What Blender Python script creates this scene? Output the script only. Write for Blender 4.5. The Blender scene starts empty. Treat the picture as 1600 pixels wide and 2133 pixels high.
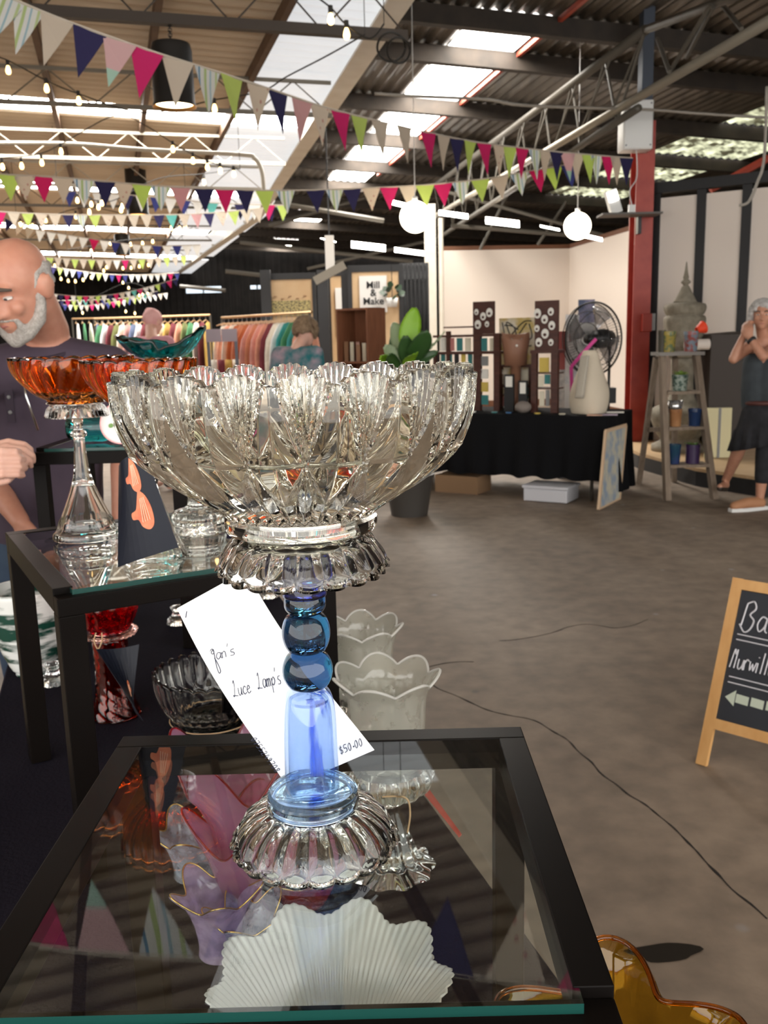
import bpy, bmesh, math, random
from mathutils import Vector as V, Matrix, noise
random.seed(7)
S = bpy.context.scene
COL = S.collection
pi, sin, cos, R_ = math.pi, math.sin, math.cos, math.radians
# ---------------------------------------------------------------- camera
FPX, PITCH, ROLL, EYE = 1900.0, R_(10.9), R_(1.4), 1.45
fwd = V((0, cos(PITCH), -sin(PITCH))); r0 = V((1, 0, 0)); u0 = r0.cross(fwd)
rt = r0 * cos(ROLL) - u0 * sin(ROLL); up = r0 * sin(ROLL) + u0 * cos(ROLL)
CAM = V((0, 0, EYE))
cd = bpy.data.cameras.new('camera'); cam = bpy.data.objects.new('camera', cd); COL.objects.link(cam)
mw = Matrix((rt, up, -fwd)).transposed().to_4x4(); mw.translation = CAM
cam.matrix_world = mw
cd.sensor_fit = 'VERTICAL'; cd.sensor_height = 36.0; cd.lens = 36.0 * FPX / 2133
cd.clip_start = 0.05; cd.clip_end = 200
cd.dof.use_dof = True; cd.dof.focus_distance = 0.70; cd.dof.aperture_fstop = 19.0
S.camera = cam
# ---------------------------------------------------------------- world, light, exposure
W = bpy.data.worlds.new('sky'); S.world = W; W.use_nodes = True
W.node_tree.nodes['Background'].inputs[0].default_value = (1.0, 0.97, 0.93, 1)
W.node_tree.nodes['Background'].inputs[1].default_value = 2.0
SKY_GLOW, SKY_GLOW2, BULB, GLOBE = 15.0, 17.0, 3.4, 4.0
S.view_settings.view_transform = 'Standard'; S.view_settings.look = 'None'
S.view_settings.exposure = 1.02; S.view_settings.gamma = 1.0; S.view_settings.use_curve_mapping = False
cy = S.cycles
cy.max_bounces = 18; cy.transmission_bounces = 16; cy.transparent_max_bounces = 24
cy.diffuse_bounces = 4; cy.glossy_bounces = 6; cy.sample_clamp_indirect = 6.0
cy.caustics_reflective = False; cy.caustics_refractive = True; cy.blur_glossy = 0.3

# ---------------------------------------------------------------- pixel of the photograph -> point of the place
def ray(x, y): return fwd + rt * ((x - 800) / FPX) - up * ((y - 1066.5) / FPX)
def onz(x, y, z):
    d = ray(x, y); return CAM + d * ((z - EYE) / d.z)
def at(x, y, Y):
    d = ray(x, y); return CAM + d * (Y / d.y)

# ---------------------------------------------------------------- materials
MATS = {}
def nodes_of(m):
    m.use_nodes = True; nt = m.node_tree; return nt, nt.nodes['Principled BSDF']
def M(name, col, rough=.5, metal=0, noise_=None, bump=None, trans=0, ior=1.45, emit=0, ecol=None, spec=.5, sheen=0, sss=0, coord='Object', coat=0):
    if name in MATS: return MATS[name]
    m = bpy.data.materials.new(name); MATS[name] = m; nt, p = nodes_of(m); L = nt.links
    p.inputs['Base Color'].default_value = (*col, 1); p.inputs['Roughness'].default_value = rough
    p.inputs['Metallic'].default_value = metal; p.inputs['IOR'].default_value = ior
    p.inputs['Transmission Weight'].default_value = trans
    p.inputs['Specular IOR Level'].default_value = spec; p.inputs['Sheen Weight'].default_value = sheen
    p.inputs['Coat Weight'].default_value = coat
    if sss:
        p.inputs['Subsurface Weight'].default_value = sss; p.inputs['Subsurface Radius'].default_value = (.02, .008, .004)
    if emit:
        p.inputs['Emission Color'].default_value = (*(ecol or col), 1); p.inputs['Emission Strength'].default_value = emit
    if noise_ or bump:
        tc = nt.nodes.new('ShaderNodeTexCoord')
    if noise_:                                   # (scale, second colour, contrast[, stretch])
        n = nt.nodes.new('ShaderNodeTexNoise'); n.inputs['Scale'].default_value = noise_[0]; n.inputs['Detail'].default_value = 6
        src = tc.outputs[coord]
        if len(noise_) > 3:
            mp = nt.nodes.new('ShaderNodeMapping'); mp.inputs['Scale'].default_value = noise_[3]; L.new(src, mp.inputs[0]); src = mp.outputs[0]
        L.new(src, n.inputs['Vector'])
        cr = nt.nodes.new('ShaderNodeValToRGB'); k = noise_[2]
        cr.color_ramp.elements[0].position = .5 - k; cr.color_ramp.elements[1].position = .5 + k
        cr.color_ramp.elements[0].color = (*col, 1); cr.color_ramp.elements[1].color = (*noise_[1], 1)
        L.new(n.outputs[0], cr.inputs[0]); L.new(cr.outputs[0], p.inputs['Base Color'])
        m['ramp'] = cr.name
    if bump:
        n2 = nt.nodes.new('ShaderNodeTexNoise'); n2.inputs['Scale'].default_value = bump[0]; n2.inputs['Detail'].default_value = 5
        L.new(tc.outputs[coord], n2.inputs['Vector'])
        b = nt.nodes.new('ShaderNodeBump'); b.inputs['Strength'].default_value = bump[1]; b.inputs['Distance'].default_value = .01
        L.new(n2.outputs[0], b.inputs['Height']); L.new(b.outputs[0], p.inputs['Normal'])
    return m
def glass(name, col, rough=0.0, ior=1.5, streak=None):
    m = M(name, col, rough, trans=1.0, ior=ior)
    if streak:
        nt, p = nodes_of(m); L = nt.links
        tc = nt.nodes.new('ShaderNodeTexCoord'); mp = nt.nodes.new('ShaderNodeMapping'); mp.inputs['Scale'].default_value = streak[1]; mp.inputs['Rotation'].default_value = (0, .5, 0)
        n = nt.nodes.new('ShaderNodeTexNoise'); n.inputs['Scale'].default_value = streak[2]; n.inputs['Detail'].default_value = 2
        cr = nt.nodes.new('ShaderNodeValToRGB'); e = cr.color_ramp.elements
        e[0].position = streak[3]; e[1].position = streak[3] + .05; e[0].color = (*col, 1); e[1].color = (*streak[0], 1)
        L.new(tc.outputs['Object'], mp.inputs[0]); L.new(mp.outputs[0], n.inputs['Vector']); L.new(n.outputs[0], cr.inputs[0]); L.new(cr.outputs[0], p.inputs['Base Color'])
    return m
def thin(name, tint, rough=0.0, frost=0.0, fcol=(.9, .9, .9), ior=1.5, pattern=None, cell=False, stretch=None):
    """thin-walled glass: Fresnel mix of a clear film and a reflection, with an optional frosted (scattering) share"""
    if name in MATS: return MATS[name]
    m = bpy.data.materials.new(name); MATS[name] = m; m.use_nodes = True; nt = m.node_tree; N = nt.nodes; L = nt.links
    N.remove(N['Principled BSDF']); out = N['Material Output']
    tr = N.new('ShaderNodeBsdfTransparent'); tr.inputs[0].default_value = (*tint, 1)
    gl = N.new('ShaderNodeBsdfGlossy'); gl.inputs['Roughness'].default_value = rough; gl.inputs[0].default_value = (1, 1, 1, 1)
    base = tr.outputs[0]
    if frost:
        d = N.new('ShaderNodeBsdfDiffuse'); d.inputs[0].default_value = (*fcol, 1)
        t = N.new('ShaderNodeBsdfTranslucent'); t.inputs[0].default_value = (*fcol, 1)
        a = N.new('ShaderNodeMixShader'); a.inputs[0].default_value = .5; L.new(d.outputs[0], a.inputs[1]); L.new(t.outputs[0], a.inputs[2])
        b = N.new('ShaderNodeMixShader'); b.inputs[0].default_value = frost; L.new(base, b.inputs[1]); L.new(a.outputs[0], b.inputs[2]); base = b.outputs[0]
        if pattern:
            tc = N.new('ShaderNodeTexCoord')
            if cell: n = N.new('ShaderNodeTexVoronoi'); so = n.outputs['Distance']
            else: n = N.new('ShaderNodeTexNoise'); so = n.outputs[0]; n.inputs['Detail'].default_value = 3
            n.inputs['Scale'].default_value = pattern[0]; so2 = tc.outputs['Object']
            if stretch: mp = N.new('ShaderNodeMapping'); mp.inputs['Scale'].default_value = stretch[0]; mp.inputs['Rotation'].default_value = stretch[1]; L.new(so2, mp.inputs[0]); so2 = mp.outputs[0]
            L.new(so2, n.inputs['Vector'])
            mr = N.new('ShaderNodeMapRange'); mr.inputs[1].default_value = pattern[1]; mr.inputs[2].default_value = pattern[2]; mr.inputs[3].default_value = frost; mr.inputs[4].default_value = pattern[3]
            L.new(so, mr.inputs[0]); L.new(mr.outputs[0], b.inputs[0])
    fr = N.new('ShaderNodeFresnel'); fr.inputs[0].default_value = ior
    geo = N.new('ShaderNodeNewGeometry')
    mx = N.new('ShaderNodeMixShader'); L.new(fr.outputs[0], mx.inputs[0]); L.new(base, mx.inputs[1]); L.new(gl.outputs[0], mx.inputs[2])
    L.new(mx.outputs[0], out.inputs[0])
    # both faces of the film reflect alike
    ms = N.new('ShaderNodeMix'); ms.inputs['A'].default_value = ior
    L.new(geo.outputs['Backfacing'], ms.inputs['Factor']); ms.inputs['B'].default_value = 1.0 / ior
    L.new(ms.outputs[0], fr.inputs[0])
    return m

# ---------------------------------------------------------------- mesh builder
class MB:
    def __init__(s): s.v = []; s.f = []; s.mi = []; s.cur = 0
    def add(s, vs, fs):
        o = len(s.v); s.v += [tuple(p) for p in vs]; s.f += [tuple(i + o for i in f) for f in fs]; s.mi += [s.cur] * len(fs); return s
    def box(s, lo, hi, T=None):
        x0, y0, z0 = lo; x1, y1, z1 = hi
        vs = [V(p) for p in ((x0, y0, z0), (x1, y0, z0), (x1, y1, z0), (x0, y1, z0), (x0, y0, z1), (x1, y0, z1), (x1, y1, z1), (x0, y1, z1))]
        if T is not None: vs = [T @ p for p in vs]
        return s.add(vs, [(0, 3, 2, 1), (4, 5, 6, 7), (0, 1, 5, 4), (1, 2, 6, 5), (2, 3, 7, 6), (3, 0, 4, 7)])
    def cbox(s, c, d, T=None):
        return s.box([c[i] - d[i] / 2 for i in range(3)], [c[i] + d[i] / 2 for i in range(3)], T)
    def bar(s, a, b, w, h=None, upv=(0, 0, 1)):
        """square bar from a to b; h along upv"""
        a = V(a); b = V(b); h = h or w; d = (b - a).normalized(); x = d.cross(V(upv))
        if x.length < 1e-4: x = d.cross(V((0, 1, 0)))
        x.normalize(); y = x.cross(d); x *= w / 2; y *= h / 2
        vs = [a - x - y, a + x - y, a + x + y, a - x + y, b - x - y, b + x - y, b + x + y, b - x + y]
        return s.add(vs, [(0, 1, 2, 3), (7, 6, 5, 4), (1, 0, 4, 5), (2, 1, 5, 6), (3, 2, 6, 7), (0, 3, 7, 4)])
    def tube(s, pts, r, n=8, cap=True):
        pts = [V(p) for p in pts]; k = len(pts); rr = r if isinstance(r, (list, tuple)) else [r] * k
        vs = []; x = None
        for i, p in enumerate(pts):
            d = (pts[min(i + 1, k - 1)] - pts[max(i - 1, 0)])
            d = d.normalized() if d.length > 1e-9 else V((0, 0, 1))
            if x is None: x = d.orthogonal().normalized()
            else:
                x = x - d * x.dot(d); x = x.normalized() if x.length > 1e-6 else d.orthogonal().normalized()
            y = d.cross(x)
            vs += [p + (x * cos(2 * pi * j / n) + y * sin(2 * pi * j / n)) * rr[i] for j in range(n)]
        fs = [(i * n + j, i * n + (j + 1) % n, (i + 1) * n + (j + 1) % n, (i + 1) * n + j) for i in range(k - 1) for j in range(n)]
        if cap: fs += [tuple(range(n))[::-1], tuple(range((k - 1) * n, k * n))]
        return s.add(vs, fs)
    def lathe(s, prof, n=32, c=(0, 0, 0), fn=None, close=False):
        """prof: [(r,z)] ; fn(phi, i, r, z)->(r,z)"""
        k = len(prof); vs = []
        for i, (r, z) in enumerate(prof):
            for j in range(n):
                ph = 2 * pi * j / n; a, b = (fn(ph, i, r, z) if fn else (r, z))
                vs.append((c[0] + a * cos(ph), c[1] + a * sin(ph), c[2] + b))
        rows = k if close else k - 1
        fs = [(i * n + j, i * n + (j + 1) % n, ((i + 1) % k) * n + (j + 1) % n, ((i + 1) % k) * n + j) for i in range(rows) for j in range(n)]
        if not close:
            if prof[0][0] > 1e-6: fs.append(tuple(range(n))[::-1])
            if prof[-1][0] > 1e-6: fs.append(tuple(range((k - 1) * n, k * n)))
        return s.add(vs, fs)
    def sphere(s, c, r, n=16, m=10, T=None, sc=(1, 1, 1)):
        vs = []
        for i in range(m + 1):
            a = pi * i / m
            for j in range(n):
                p = V((r * sc[0] * sin(a) * cos(2 * pi * j / n), r * sc[1] * sin(a) * sin(2 * pi * j / n), -r * sc[2] * cos(a)))
                vs.append((T @ p if T is not None else p) + V(c))
        fs = [(i * n + j, i * n + (j + 1) % n, (i + 1) * n + (j + 1) % n, (i + 1) * n + j) for i in range(m) for j in range(n)]
        return s.add(vs, fs)
    def prism(s, poly, ext):
        """flat polygon (3-D points) extruded by vector ext"""
        poly = [V(p) for p in poly]; n = len(poly); e = V(ext)
        return s.add(poly + [p + e for p in poly], [tuple(range(n))[::-1], tuple(range(n, 2 * n))] + [(i, (i + 1) % n, n + (i + 1) % n, n + i) for i in range(n)])
    def grid(s, fn, nu, nv):
        vs = [fn(i / nu, j / nv) for i in range(nu + 1) for j in range(nv + 1)]
        return s.add(vs, [(i * (nv + 1) + j, (i + 1) * (nv + 1) + j, (i + 1) * (nv + 1) + j + 1, i * (nv + 1) + j + 1) for i in range(nu) for j in range(nv)])
    def slab(s, fn, nu, nv, t):
        """closed thin sheet: fn(u,v)->point, thickness t along its normal"""
        P = [[V(fn(i / nu, j / nv)) for j in range(nv + 1)] for i in range(nu + 1)]
        Nn = [[None] * (nv + 1) for _ in range(nu + 1)]
        for i in range(nu + 1):
            for j in range(nv + 1):
                a = P[min(i + 1, nu)][j] - P[max(i - 1, 0)][j]; b = P[i][min(j + 1, nv)] - P[i][max(j - 1, 0)]
                q = a.cross(b); Nn[i][j] = q.normalized() if q.length > 1e-12 else V((0, 0, 1))
        o = (nu + 1) * (nv + 1); I = lambda i, j: i * (nv + 1) + j
        vs = [P[i][j] for i in range(nu + 1) for j in range(nv + 1)] + [P[i][j] - Nn[i][j] * t for i in range(nu + 1) for j in range(nv + 1)]
        fs = []
        for i in range(nu):
            for j in range(nv):
                q = (I(i, j), I(i + 1, j), I(i + 1, j + 1), I(i, j + 1)); fs += [q, tuple(o + k for k in q[::-1])]
        for i in range(nu):
            fs += [(I(i, 0), o + I(i, 0), o + I(i + 1, 0), I(i + 1, 0)), (I(i + 1, nv), o + I(i + 1, nv), o + I(i, nv), I(i, nv))]
        for j in range(nv):
            fs += [(I(0, j + 1), o + I(0, j + 1), o + I(0, j), I(0, j)), (I(nu, j), o + I(nu, j), o + I(nu, j + 1), I(nu, j + 1))]
        return s.add(vs, fs)
    def build(s, name, mat, parent=None, smooth=False, loc=(0, 0, 0), rz=0, bevel=0):
        me = bpy.data.meshes.new(name); me.from_pydata(s.v, [], s.f)
        for m in (mat if isinstance(mat, list) else [mat]): me.materials.append(m)
        if any(s.mi): me.polygons.foreach_set('material_index', s.mi)
        me.update()
        if len(s.f) > 3:
            bm = bmesh.new(); bm.from_mesh(me); bmesh.ops.recalc_face_normals(bm, faces=bm.faces); bm.to_mesh(me); bm.free()
        if smooth == 'auto':
            me.shade_smooth() if hasattr(me, 'shade_smooth') else None
            me.set_sharp_from_angle(angle=R_(35))
        elif isinstance(smooth, float):
            me.shade_smooth(); me.set_sharp_from_angle(angle=R_(smooth))
        elif smooth: me.shade_smooth()
        o = bpy.data.objects.new(name, me); COL.objects.link(o); o.location = loc; o.rotation_euler = (0, 0, rz)
        if parent: o.parent = parent
        if bevel:
            b = o.modifiers.new('bevel', 'BEVEL'); b.width = bevel; b.segments = 2; b.limit_method = 'ANGLE'
        return o
def tag(o, label=None, cat=None, group=None, kind=None):
    if label: o['label'] = label
    if cat: o['category'] = cat
    if group: o['group'] = group
    if kind: o['kind'] = kind
    return o
def thing(name, label, cat, loc=(0, 0, 0), rz=0, group=None, kind=None):
    o = bpy.data.objects.new(name, None); COL.objects.link(o); o.location = loc; o.rotation_euler = (0, 0, rz); o.empty_display_size = .05
    return tag(o, label, cat, group, kind)
def struct(o, label=None): return tag(o, label, kind='structure')
def dup(root, loc, rz=0, label=None, parent=None):
    r = root.copy(); COL.objects.link(r); r.location = loc; r.rotation_euler = (0, 0, rz)
    if label: r['label'] = label
    def rec(src, dst):
        for ch in list(src.children):
            c = ch.copy(); COL.objects.link(c); c.parent = dst; rec(ch, c)
    rec(root, r); return r
def smoothpath(pts, k=6):
    P = [V(p) for p in pts]; out = []
    for i in range(len(P) - 1):
        a = P[max(i - 1, 0)]; b = P[i]; c = P[i + 1]; d = P[min(i + 2, len(P) - 1)]
        for j in range(k):
            t = j / k
            out.append(.5 * ((2 * b) + (c - a) * t + (2 * a - 5 * b + 4 * c - d) * t * t + (3 * b - a - 3 * c + d) * t ** 3))
    return out + [P[-1]]
def resample(pts, n):
    L = [0]
    for a, b in zip(pts, pts[1:]): L.append(L[-1] + (b - a).length)
    out = []; k = 0
    for i in range(n):
        s = L[-1] * i / (n - 1)
        while k < len(pts) - 2 and L[k + 1] < s: k += 1
        out.append(pts[k].lerp(pts[k + 1], (s - L[k]) / max(L[k + 1] - L[k], 1e-9)))
    return out
def interp(prof, n):
    P = smoothpath([(r, 0, z) for r, z in prof], n); return [(max(p.x, 0), p.z) for p in P]
# ================================================================ the hall
A16 = R_(16); B16 = V((-sin(A16), cos(A16), 0)); N16 = V((cos(A16), sin(A16), 0))
def L16(u, v, z): return N16 * u + B16 * v + V((0, 0, z))
A12 = R_(12); B12 = V((-sin(A12), cos(A12), 0)); N12 = V((cos(A12), sin(A12), 0))
def L12(u, v, z): return N12 * u + B12 * v + V((0, 0, z))
m_floor = M('worn_concrete', (.17, .127, .092), .62, noise_=(1.3, (.265, .204, .152), .25), bump=(60, .12))
def floor_detail(m):
    nt, p = nodes_of(m); L = nt.links; tc = nt.nodes.new('ShaderNodeTexCoord')
    n = nt.nodes.new('ShaderNodeTexNoise'); n.inputs['Scale'].default_value = 9; n.inputs['Detail'].default_value = 8
    L.new(tc.outputs['Object'], n.inputs['Vector'])
    mr = nt.nodes.new('ShaderNodeMapRange'); mr.inputs[1].default_value = .3; mr.inputs[2].default_value = .7; mr.inputs[3].default_value = .75; mr.inputs[4].default_value = 1.2
    L.new(n.outputs[0], mr.inputs[0])
    mx = nt.nodes.new('ShaderNodeMix'); mx.data_type = 'RGBA'; mx.blend_type = 'MULTIPLY'; mx.inputs[0].default_value = 1
    L.new(nt.nodes[m['ramp']].outputs[0], mx.inputs[6]); L.new(mr.outputs[0], mx.inputs[7])
    # pale scuffs and dark drips, a few centimetres each
    vo = nt.nodes.new('ShaderNodeTexVoronoi'); vo.inputs['Scale'].default_value = 3.1; L.new(tc.outputs['Object'], vo.inputs['Vector'])
    mr2 = nt.nodes.new('ShaderNodeMapRange'); mr2.inputs[1].default_value = .03; mr2.inputs[2].default_value = .07; mr2.inputs[3].default_value = .45; mr2.inputs[4].default_value = 0
    L.new(vo.outputs['Distance'], mr2.inputs[0])
    mx2 = nt.nodes.new('ShaderNodeMix'); mx2.data_type = 'RGBA'
    L.new(mr2.outputs[0], mx2.inputs[0]); L.new(mx.outputs[2], mx2.inputs[6]); L.new(vo.outputs['Color'], mx2.inputs[7])
    hs = nt.nodes.new('ShaderNodeHueSaturation'); hs.inputs['Saturation'].default_value = .1; hs.inputs['Value'].default_value = .45
    L.new(vo.outputs['Color'], hs.inputs['Color']); L.new(hs.outputs[0], mx2.inputs[7])
    L.new(mx2.outputs[2], p.inputs['Base Color'])
floor_detail(m_floor)
fl = struct(MB().box((-22, -3, -.2), (22, 48, 0)).build('floor', m_floor), 'worn brown grey concrete warehouse floor with cracks')
m_crack = M('crack_dark', (.012, .009, .007), .9)  # dark of the open gap, painted as a flat strip
def crack(px, w):
    pts = smoothpath([onz(x, y, .001) for x, y in px], 10)
    mb = MB(); vs = []
    for i, p in enumerate(pts):
        d = (pts[min(i + 1, len(pts) - 1)] - pts[max(i - 1, 0)]).normalized(); n = V((-d.y, d.x, 0))
        j = V((noise.noise(p * 9) * .012, noise.noise(p * 9 + V((5, 5, 5))) * .012, 0)); ww = w * (.5 + abs(noise.noise(p * 14 + V((9, 1, 2)))) * 1.6)
        vs += [p + j + n * ww, p + j - n * ww]
    mb.add(vs, [(2 * i, 2 * i + 1, 2 * i + 3, 2 * i + 2) for i in range(len(pts) - 1)])
    mb.build('crack', m_crack, fl)
crack([(900, 1425), (960, 1455), (1040, 1485), (1110, 1500), (1165, 1530), (1200, 1560), (1290, 1640), (1370, 1695), (1450, 1770), (1500, 1825), (1600, 1915)], .0035)
crack([(1040, 1335), (1120, 1325), (1210, 1300), (1290, 1308), (1350, 1290)], .003)
crack([(890, 1392), (930, 1380), (985, 1378)], .003)
m_oil = M('oil_stain', (.02, .016, .012), .85, spec=.1)
q = onz(1385, 1985, 0)
MB().prism([(q.x + (.085 + .02 * sin(3 * a)) * cos(a), q.y + (.033 + .006 * sin(2 * a)) * sin(a), .0008) for a in [2 * pi * i / 24 for i in range(24)]], (0, 0, .0006)).build('oil_stain', m_oil, fl)
# dark outer walls
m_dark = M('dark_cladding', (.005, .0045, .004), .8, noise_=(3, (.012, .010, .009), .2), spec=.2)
def ribbed(mb, a, b, z0, z1, pitch=.25, d=.03):
    a = V(a); b = V(b); n = int((b - a).length / pitch); dr = (b - a).normalized(); nn = V((-dr.y, dr.x, 0)); P = []
    for i in range(n):
        for t, h in ((0, 0), (.4, 0), (.5, d), (.9, d)): P.append(a + dr * ((i + t) * pitch) + nn * h)
    vs = [p + V((0, 0, z0)) for p in P] + [p + V((0, 0, z1)) for p in P]; k = len(P)
    mb.add(vs, [(i, i + 1, k + i + 1, k + i) for i in range(k - 1)]); return mb
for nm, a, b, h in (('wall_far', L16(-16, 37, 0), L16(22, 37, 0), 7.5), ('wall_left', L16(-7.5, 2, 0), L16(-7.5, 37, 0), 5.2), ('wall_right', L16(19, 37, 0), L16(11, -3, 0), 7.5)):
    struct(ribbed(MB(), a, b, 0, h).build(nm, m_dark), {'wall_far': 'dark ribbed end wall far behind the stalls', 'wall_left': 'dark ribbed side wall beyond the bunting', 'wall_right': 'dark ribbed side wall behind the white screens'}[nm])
# ---------- roofs
m_sheet = M('tan_roof_sheet', (.50, .40, .285), .55, noise_=(.8, (.62, .51, .38), .25), spec=.4)
m_sheet_glow = M('pale_glowing_sheet', (.62, .64, .66), .45, noise_=(1.2, (.72, .73, .75), .25), emit=.28, ecol=(.92, .96, 1))  # pale sheet with a faint glow put into its own material
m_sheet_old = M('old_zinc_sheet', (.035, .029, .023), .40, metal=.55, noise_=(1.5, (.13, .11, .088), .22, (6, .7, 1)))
m_sky = M('translucent_skylight', (.9, .9, .9), .6, emit=SKY_GLOW, ecol=(1, .985, .95))
m_sky2 = M('translucent_skylight_b', (.9, .9, .9), .6, emit=SKY_GLOW2, ecol=(1, .95, .87))
m_leaf = M('leafy_skylight', (.3, .3, .2), .6, emit=.8, ecol=(.72, .74, .5))
m_leafn = m_leaf.node_tree; _p = m_leafn.nodes['Principled BSDF']
_t = m_leafn.nodes.new('ShaderNodeTexCoord'); _n = m_leafn.nodes.new('ShaderNodeTexNoise'); _n.inputs['Scale'].default_value = 3.5; _n.inputs['Detail'].default_value = 5
_m = m_leafn.nodes.new('ShaderNodeMapRange'); _m.inputs[1].default_value = .4; _m.inputs[2].default_value = .68; _m.inputs[3].default_value = .02; _m.inputs[4].default_value = 1.0
m_leafn.links.new(_t.outputs['Object'], _n.inputs['Vector']); m_leafn.links.new(_n.outputs[0], _m.inputs[0]); m_leafn.links.new(_m.outputs[0], _p.inputs['Emission Strength'])
m_timber = M('brown_purlin', (.07, .036, .018), .7, noise_=(6, (.13, .07, .035), .25))
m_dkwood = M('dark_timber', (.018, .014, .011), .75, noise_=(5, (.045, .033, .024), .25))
def zl(u): return 4.05 + (2.4 - u) * .03
ceil1 = struct(thing('ceiling', None, None), 'tan corrugated sheet ceiling with bright skylight bands'); del_keys = None
def corrug_u(mb, u0, u1, v0, v1, zf, pitch=.19, amp=.02, k=6):
    """sheet between u0..u1 whose waves run along u"""
    n = max(2, int((v1 - v0) / pitch * k)); vs = []
    for i in range(n + 1):
        v = v0 + (v1 - v0) * i / n; h = amp * sin(2 * pi * v / pitch)
        ue = u1(v) if callable(u1) else u1; vs += [L16(u0, v, zf(u0) + h), L16(ue, v, zf(ue) + h)]
    mb.add(vs, [(2 * i, 2 * i + 1, 2 * i + 3, 2 * i + 2) for i in range(n)]); return mb
def beam_u(v): return 2.36 + (v - 7.5) * .075 if v < 20 else 3.3 - (v - 20) * .012
PUR = [1.5 - .97 * i for i in range(9)]
edges = [2.45] + PUR
BANDS = [(11.35, 12.05), (17.1, 17.9), (23.05, 24.0), (29.7, 30.9)]
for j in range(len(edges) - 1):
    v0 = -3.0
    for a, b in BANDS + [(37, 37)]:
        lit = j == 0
        corrug_u(MB(), edges[j + 1] + .002, (beam_u if lit else edges[j] - .002), v0, a, zl).build('roof_sheet', m_sheet_glow if lit else m_sheet, ceil1)
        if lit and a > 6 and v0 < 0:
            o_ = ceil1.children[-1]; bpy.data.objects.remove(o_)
            corrug_u(MB(), edges[j + 1] + .002, beam_u, v0, 6.2, zl).build('roof_sheet', m_sheet, ceil1); corrug_u(MB(), edges[j + 1] + .002, beam_u, 6.2, a, zl).build('roof_sheet', m_sheet_glow, ceil1)
        if b > a:
            MB().add([L16(edges[j + 1] + .03, a, zl(edges[j + 1])), L16(edges[j] - .03, a, zl(edges[j])), L16(edges[j] - .03, b, zl(edges[j])), L16(edges[j + 1] + .03, b, zl(edges[j + 1]))], [(0, 1, 2, 3)]).build('skylight_panel', m_sky, ceil1)
        v0 = b
for u in PUR:
    MB().bar(L16(u, -3, zl(u) - .075), L16(u, 37, zl(u) - .075), .055, .11).build('purlin', m_timber, ceil1)
# sloping roof of the aisle: sheets run along the hall, heavy timber purlins across
def zr(u): return 4.95 - (u - 3) * .05
ceil2 = struct(thing('ceiling', None, None), 'dark corrugated aisle roof on heavy black timbers')
def corrug_v(mb, u0, u1, v0, v1, pitch=.16, amp=.018, k=6):
    n = max(2, int((u1 - u0) / pitch * k)); vs = []
    for i in range(n + 1):
        u = u0 + (u1 - u0) * i / n; h = amp * sin(2 * pi * u / pitch)
        vs += [L12(u, v0, zr(u) + h), L12(u, v1, zr(u) + h)]
    mb.add(vs, [(2 * i, 2 * i + 1, 2 * i + 3, 2 * i + 2) for i in range(n)]); return mb
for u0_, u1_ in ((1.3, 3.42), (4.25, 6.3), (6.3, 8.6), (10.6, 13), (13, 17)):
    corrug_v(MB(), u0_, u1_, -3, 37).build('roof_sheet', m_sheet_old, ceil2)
    # gap 3.42-4.25 is the clear strip, 8.6-10.6 the leaf-littered strip
PV = [10.3] + [11.6 + 2.42 * i for i in range(11)]
vv = [-3, 0, 3, 6, 8] + PV
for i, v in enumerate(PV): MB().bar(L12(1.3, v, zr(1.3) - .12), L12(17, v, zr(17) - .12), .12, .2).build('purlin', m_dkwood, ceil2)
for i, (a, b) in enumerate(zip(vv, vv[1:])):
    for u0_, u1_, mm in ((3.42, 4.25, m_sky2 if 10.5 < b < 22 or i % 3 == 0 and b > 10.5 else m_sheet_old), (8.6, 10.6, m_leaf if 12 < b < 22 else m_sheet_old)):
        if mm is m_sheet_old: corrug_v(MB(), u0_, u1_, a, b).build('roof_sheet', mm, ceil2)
        elif mm is m_leaf: corrug_v(MB(), u0_, u1_, a + .1, b - .1).build('skylight_panel', mm, ceil2)
        else: MB().add([L12(u0_, a + .1, zr(u0_)), L12(u1_, a + .1, zr(u1_)), L12(u1_, b - .1, zr(u1_)), L12(u0_, b - .1, zr(u0_))], [(0, 1, 2, 3)]).build('skylight_panel', mm, ceil2)
# small far skylights over the aisle
for x0, y0, x1, y1, Y in ((668, 497, 700, 505, 22), (732, 504, 803, 524, 20), (822, 517, 884, 533, 20), (815, 418, 848, 434, 17), (915, 440, 975, 456, 15.5), (1012, 454, 1082, 474, 15), (1126, 471, 1166, 481, 15.5), (1218, 490, 1255, 503, 15)):
    a, b, c_, d = at(x0, y0, Y), at(x1, y0 + 8, Y), at(x1, y1, Y + .1), at(x0, y1 - 8, Y + .1)
    MB().prism([a, b, c_, d], (0, .02, .02)).build('skylight_panel', m_sky2, ceil2)
MB().bar(L12(4.3, 8, zr(4.3) - .05), L12(4.3, 20, zr(4.3) - .05), .05, .05).build('red_batten', M('red_oxide', (.35, .055, .03), .6), ceil2)
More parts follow.
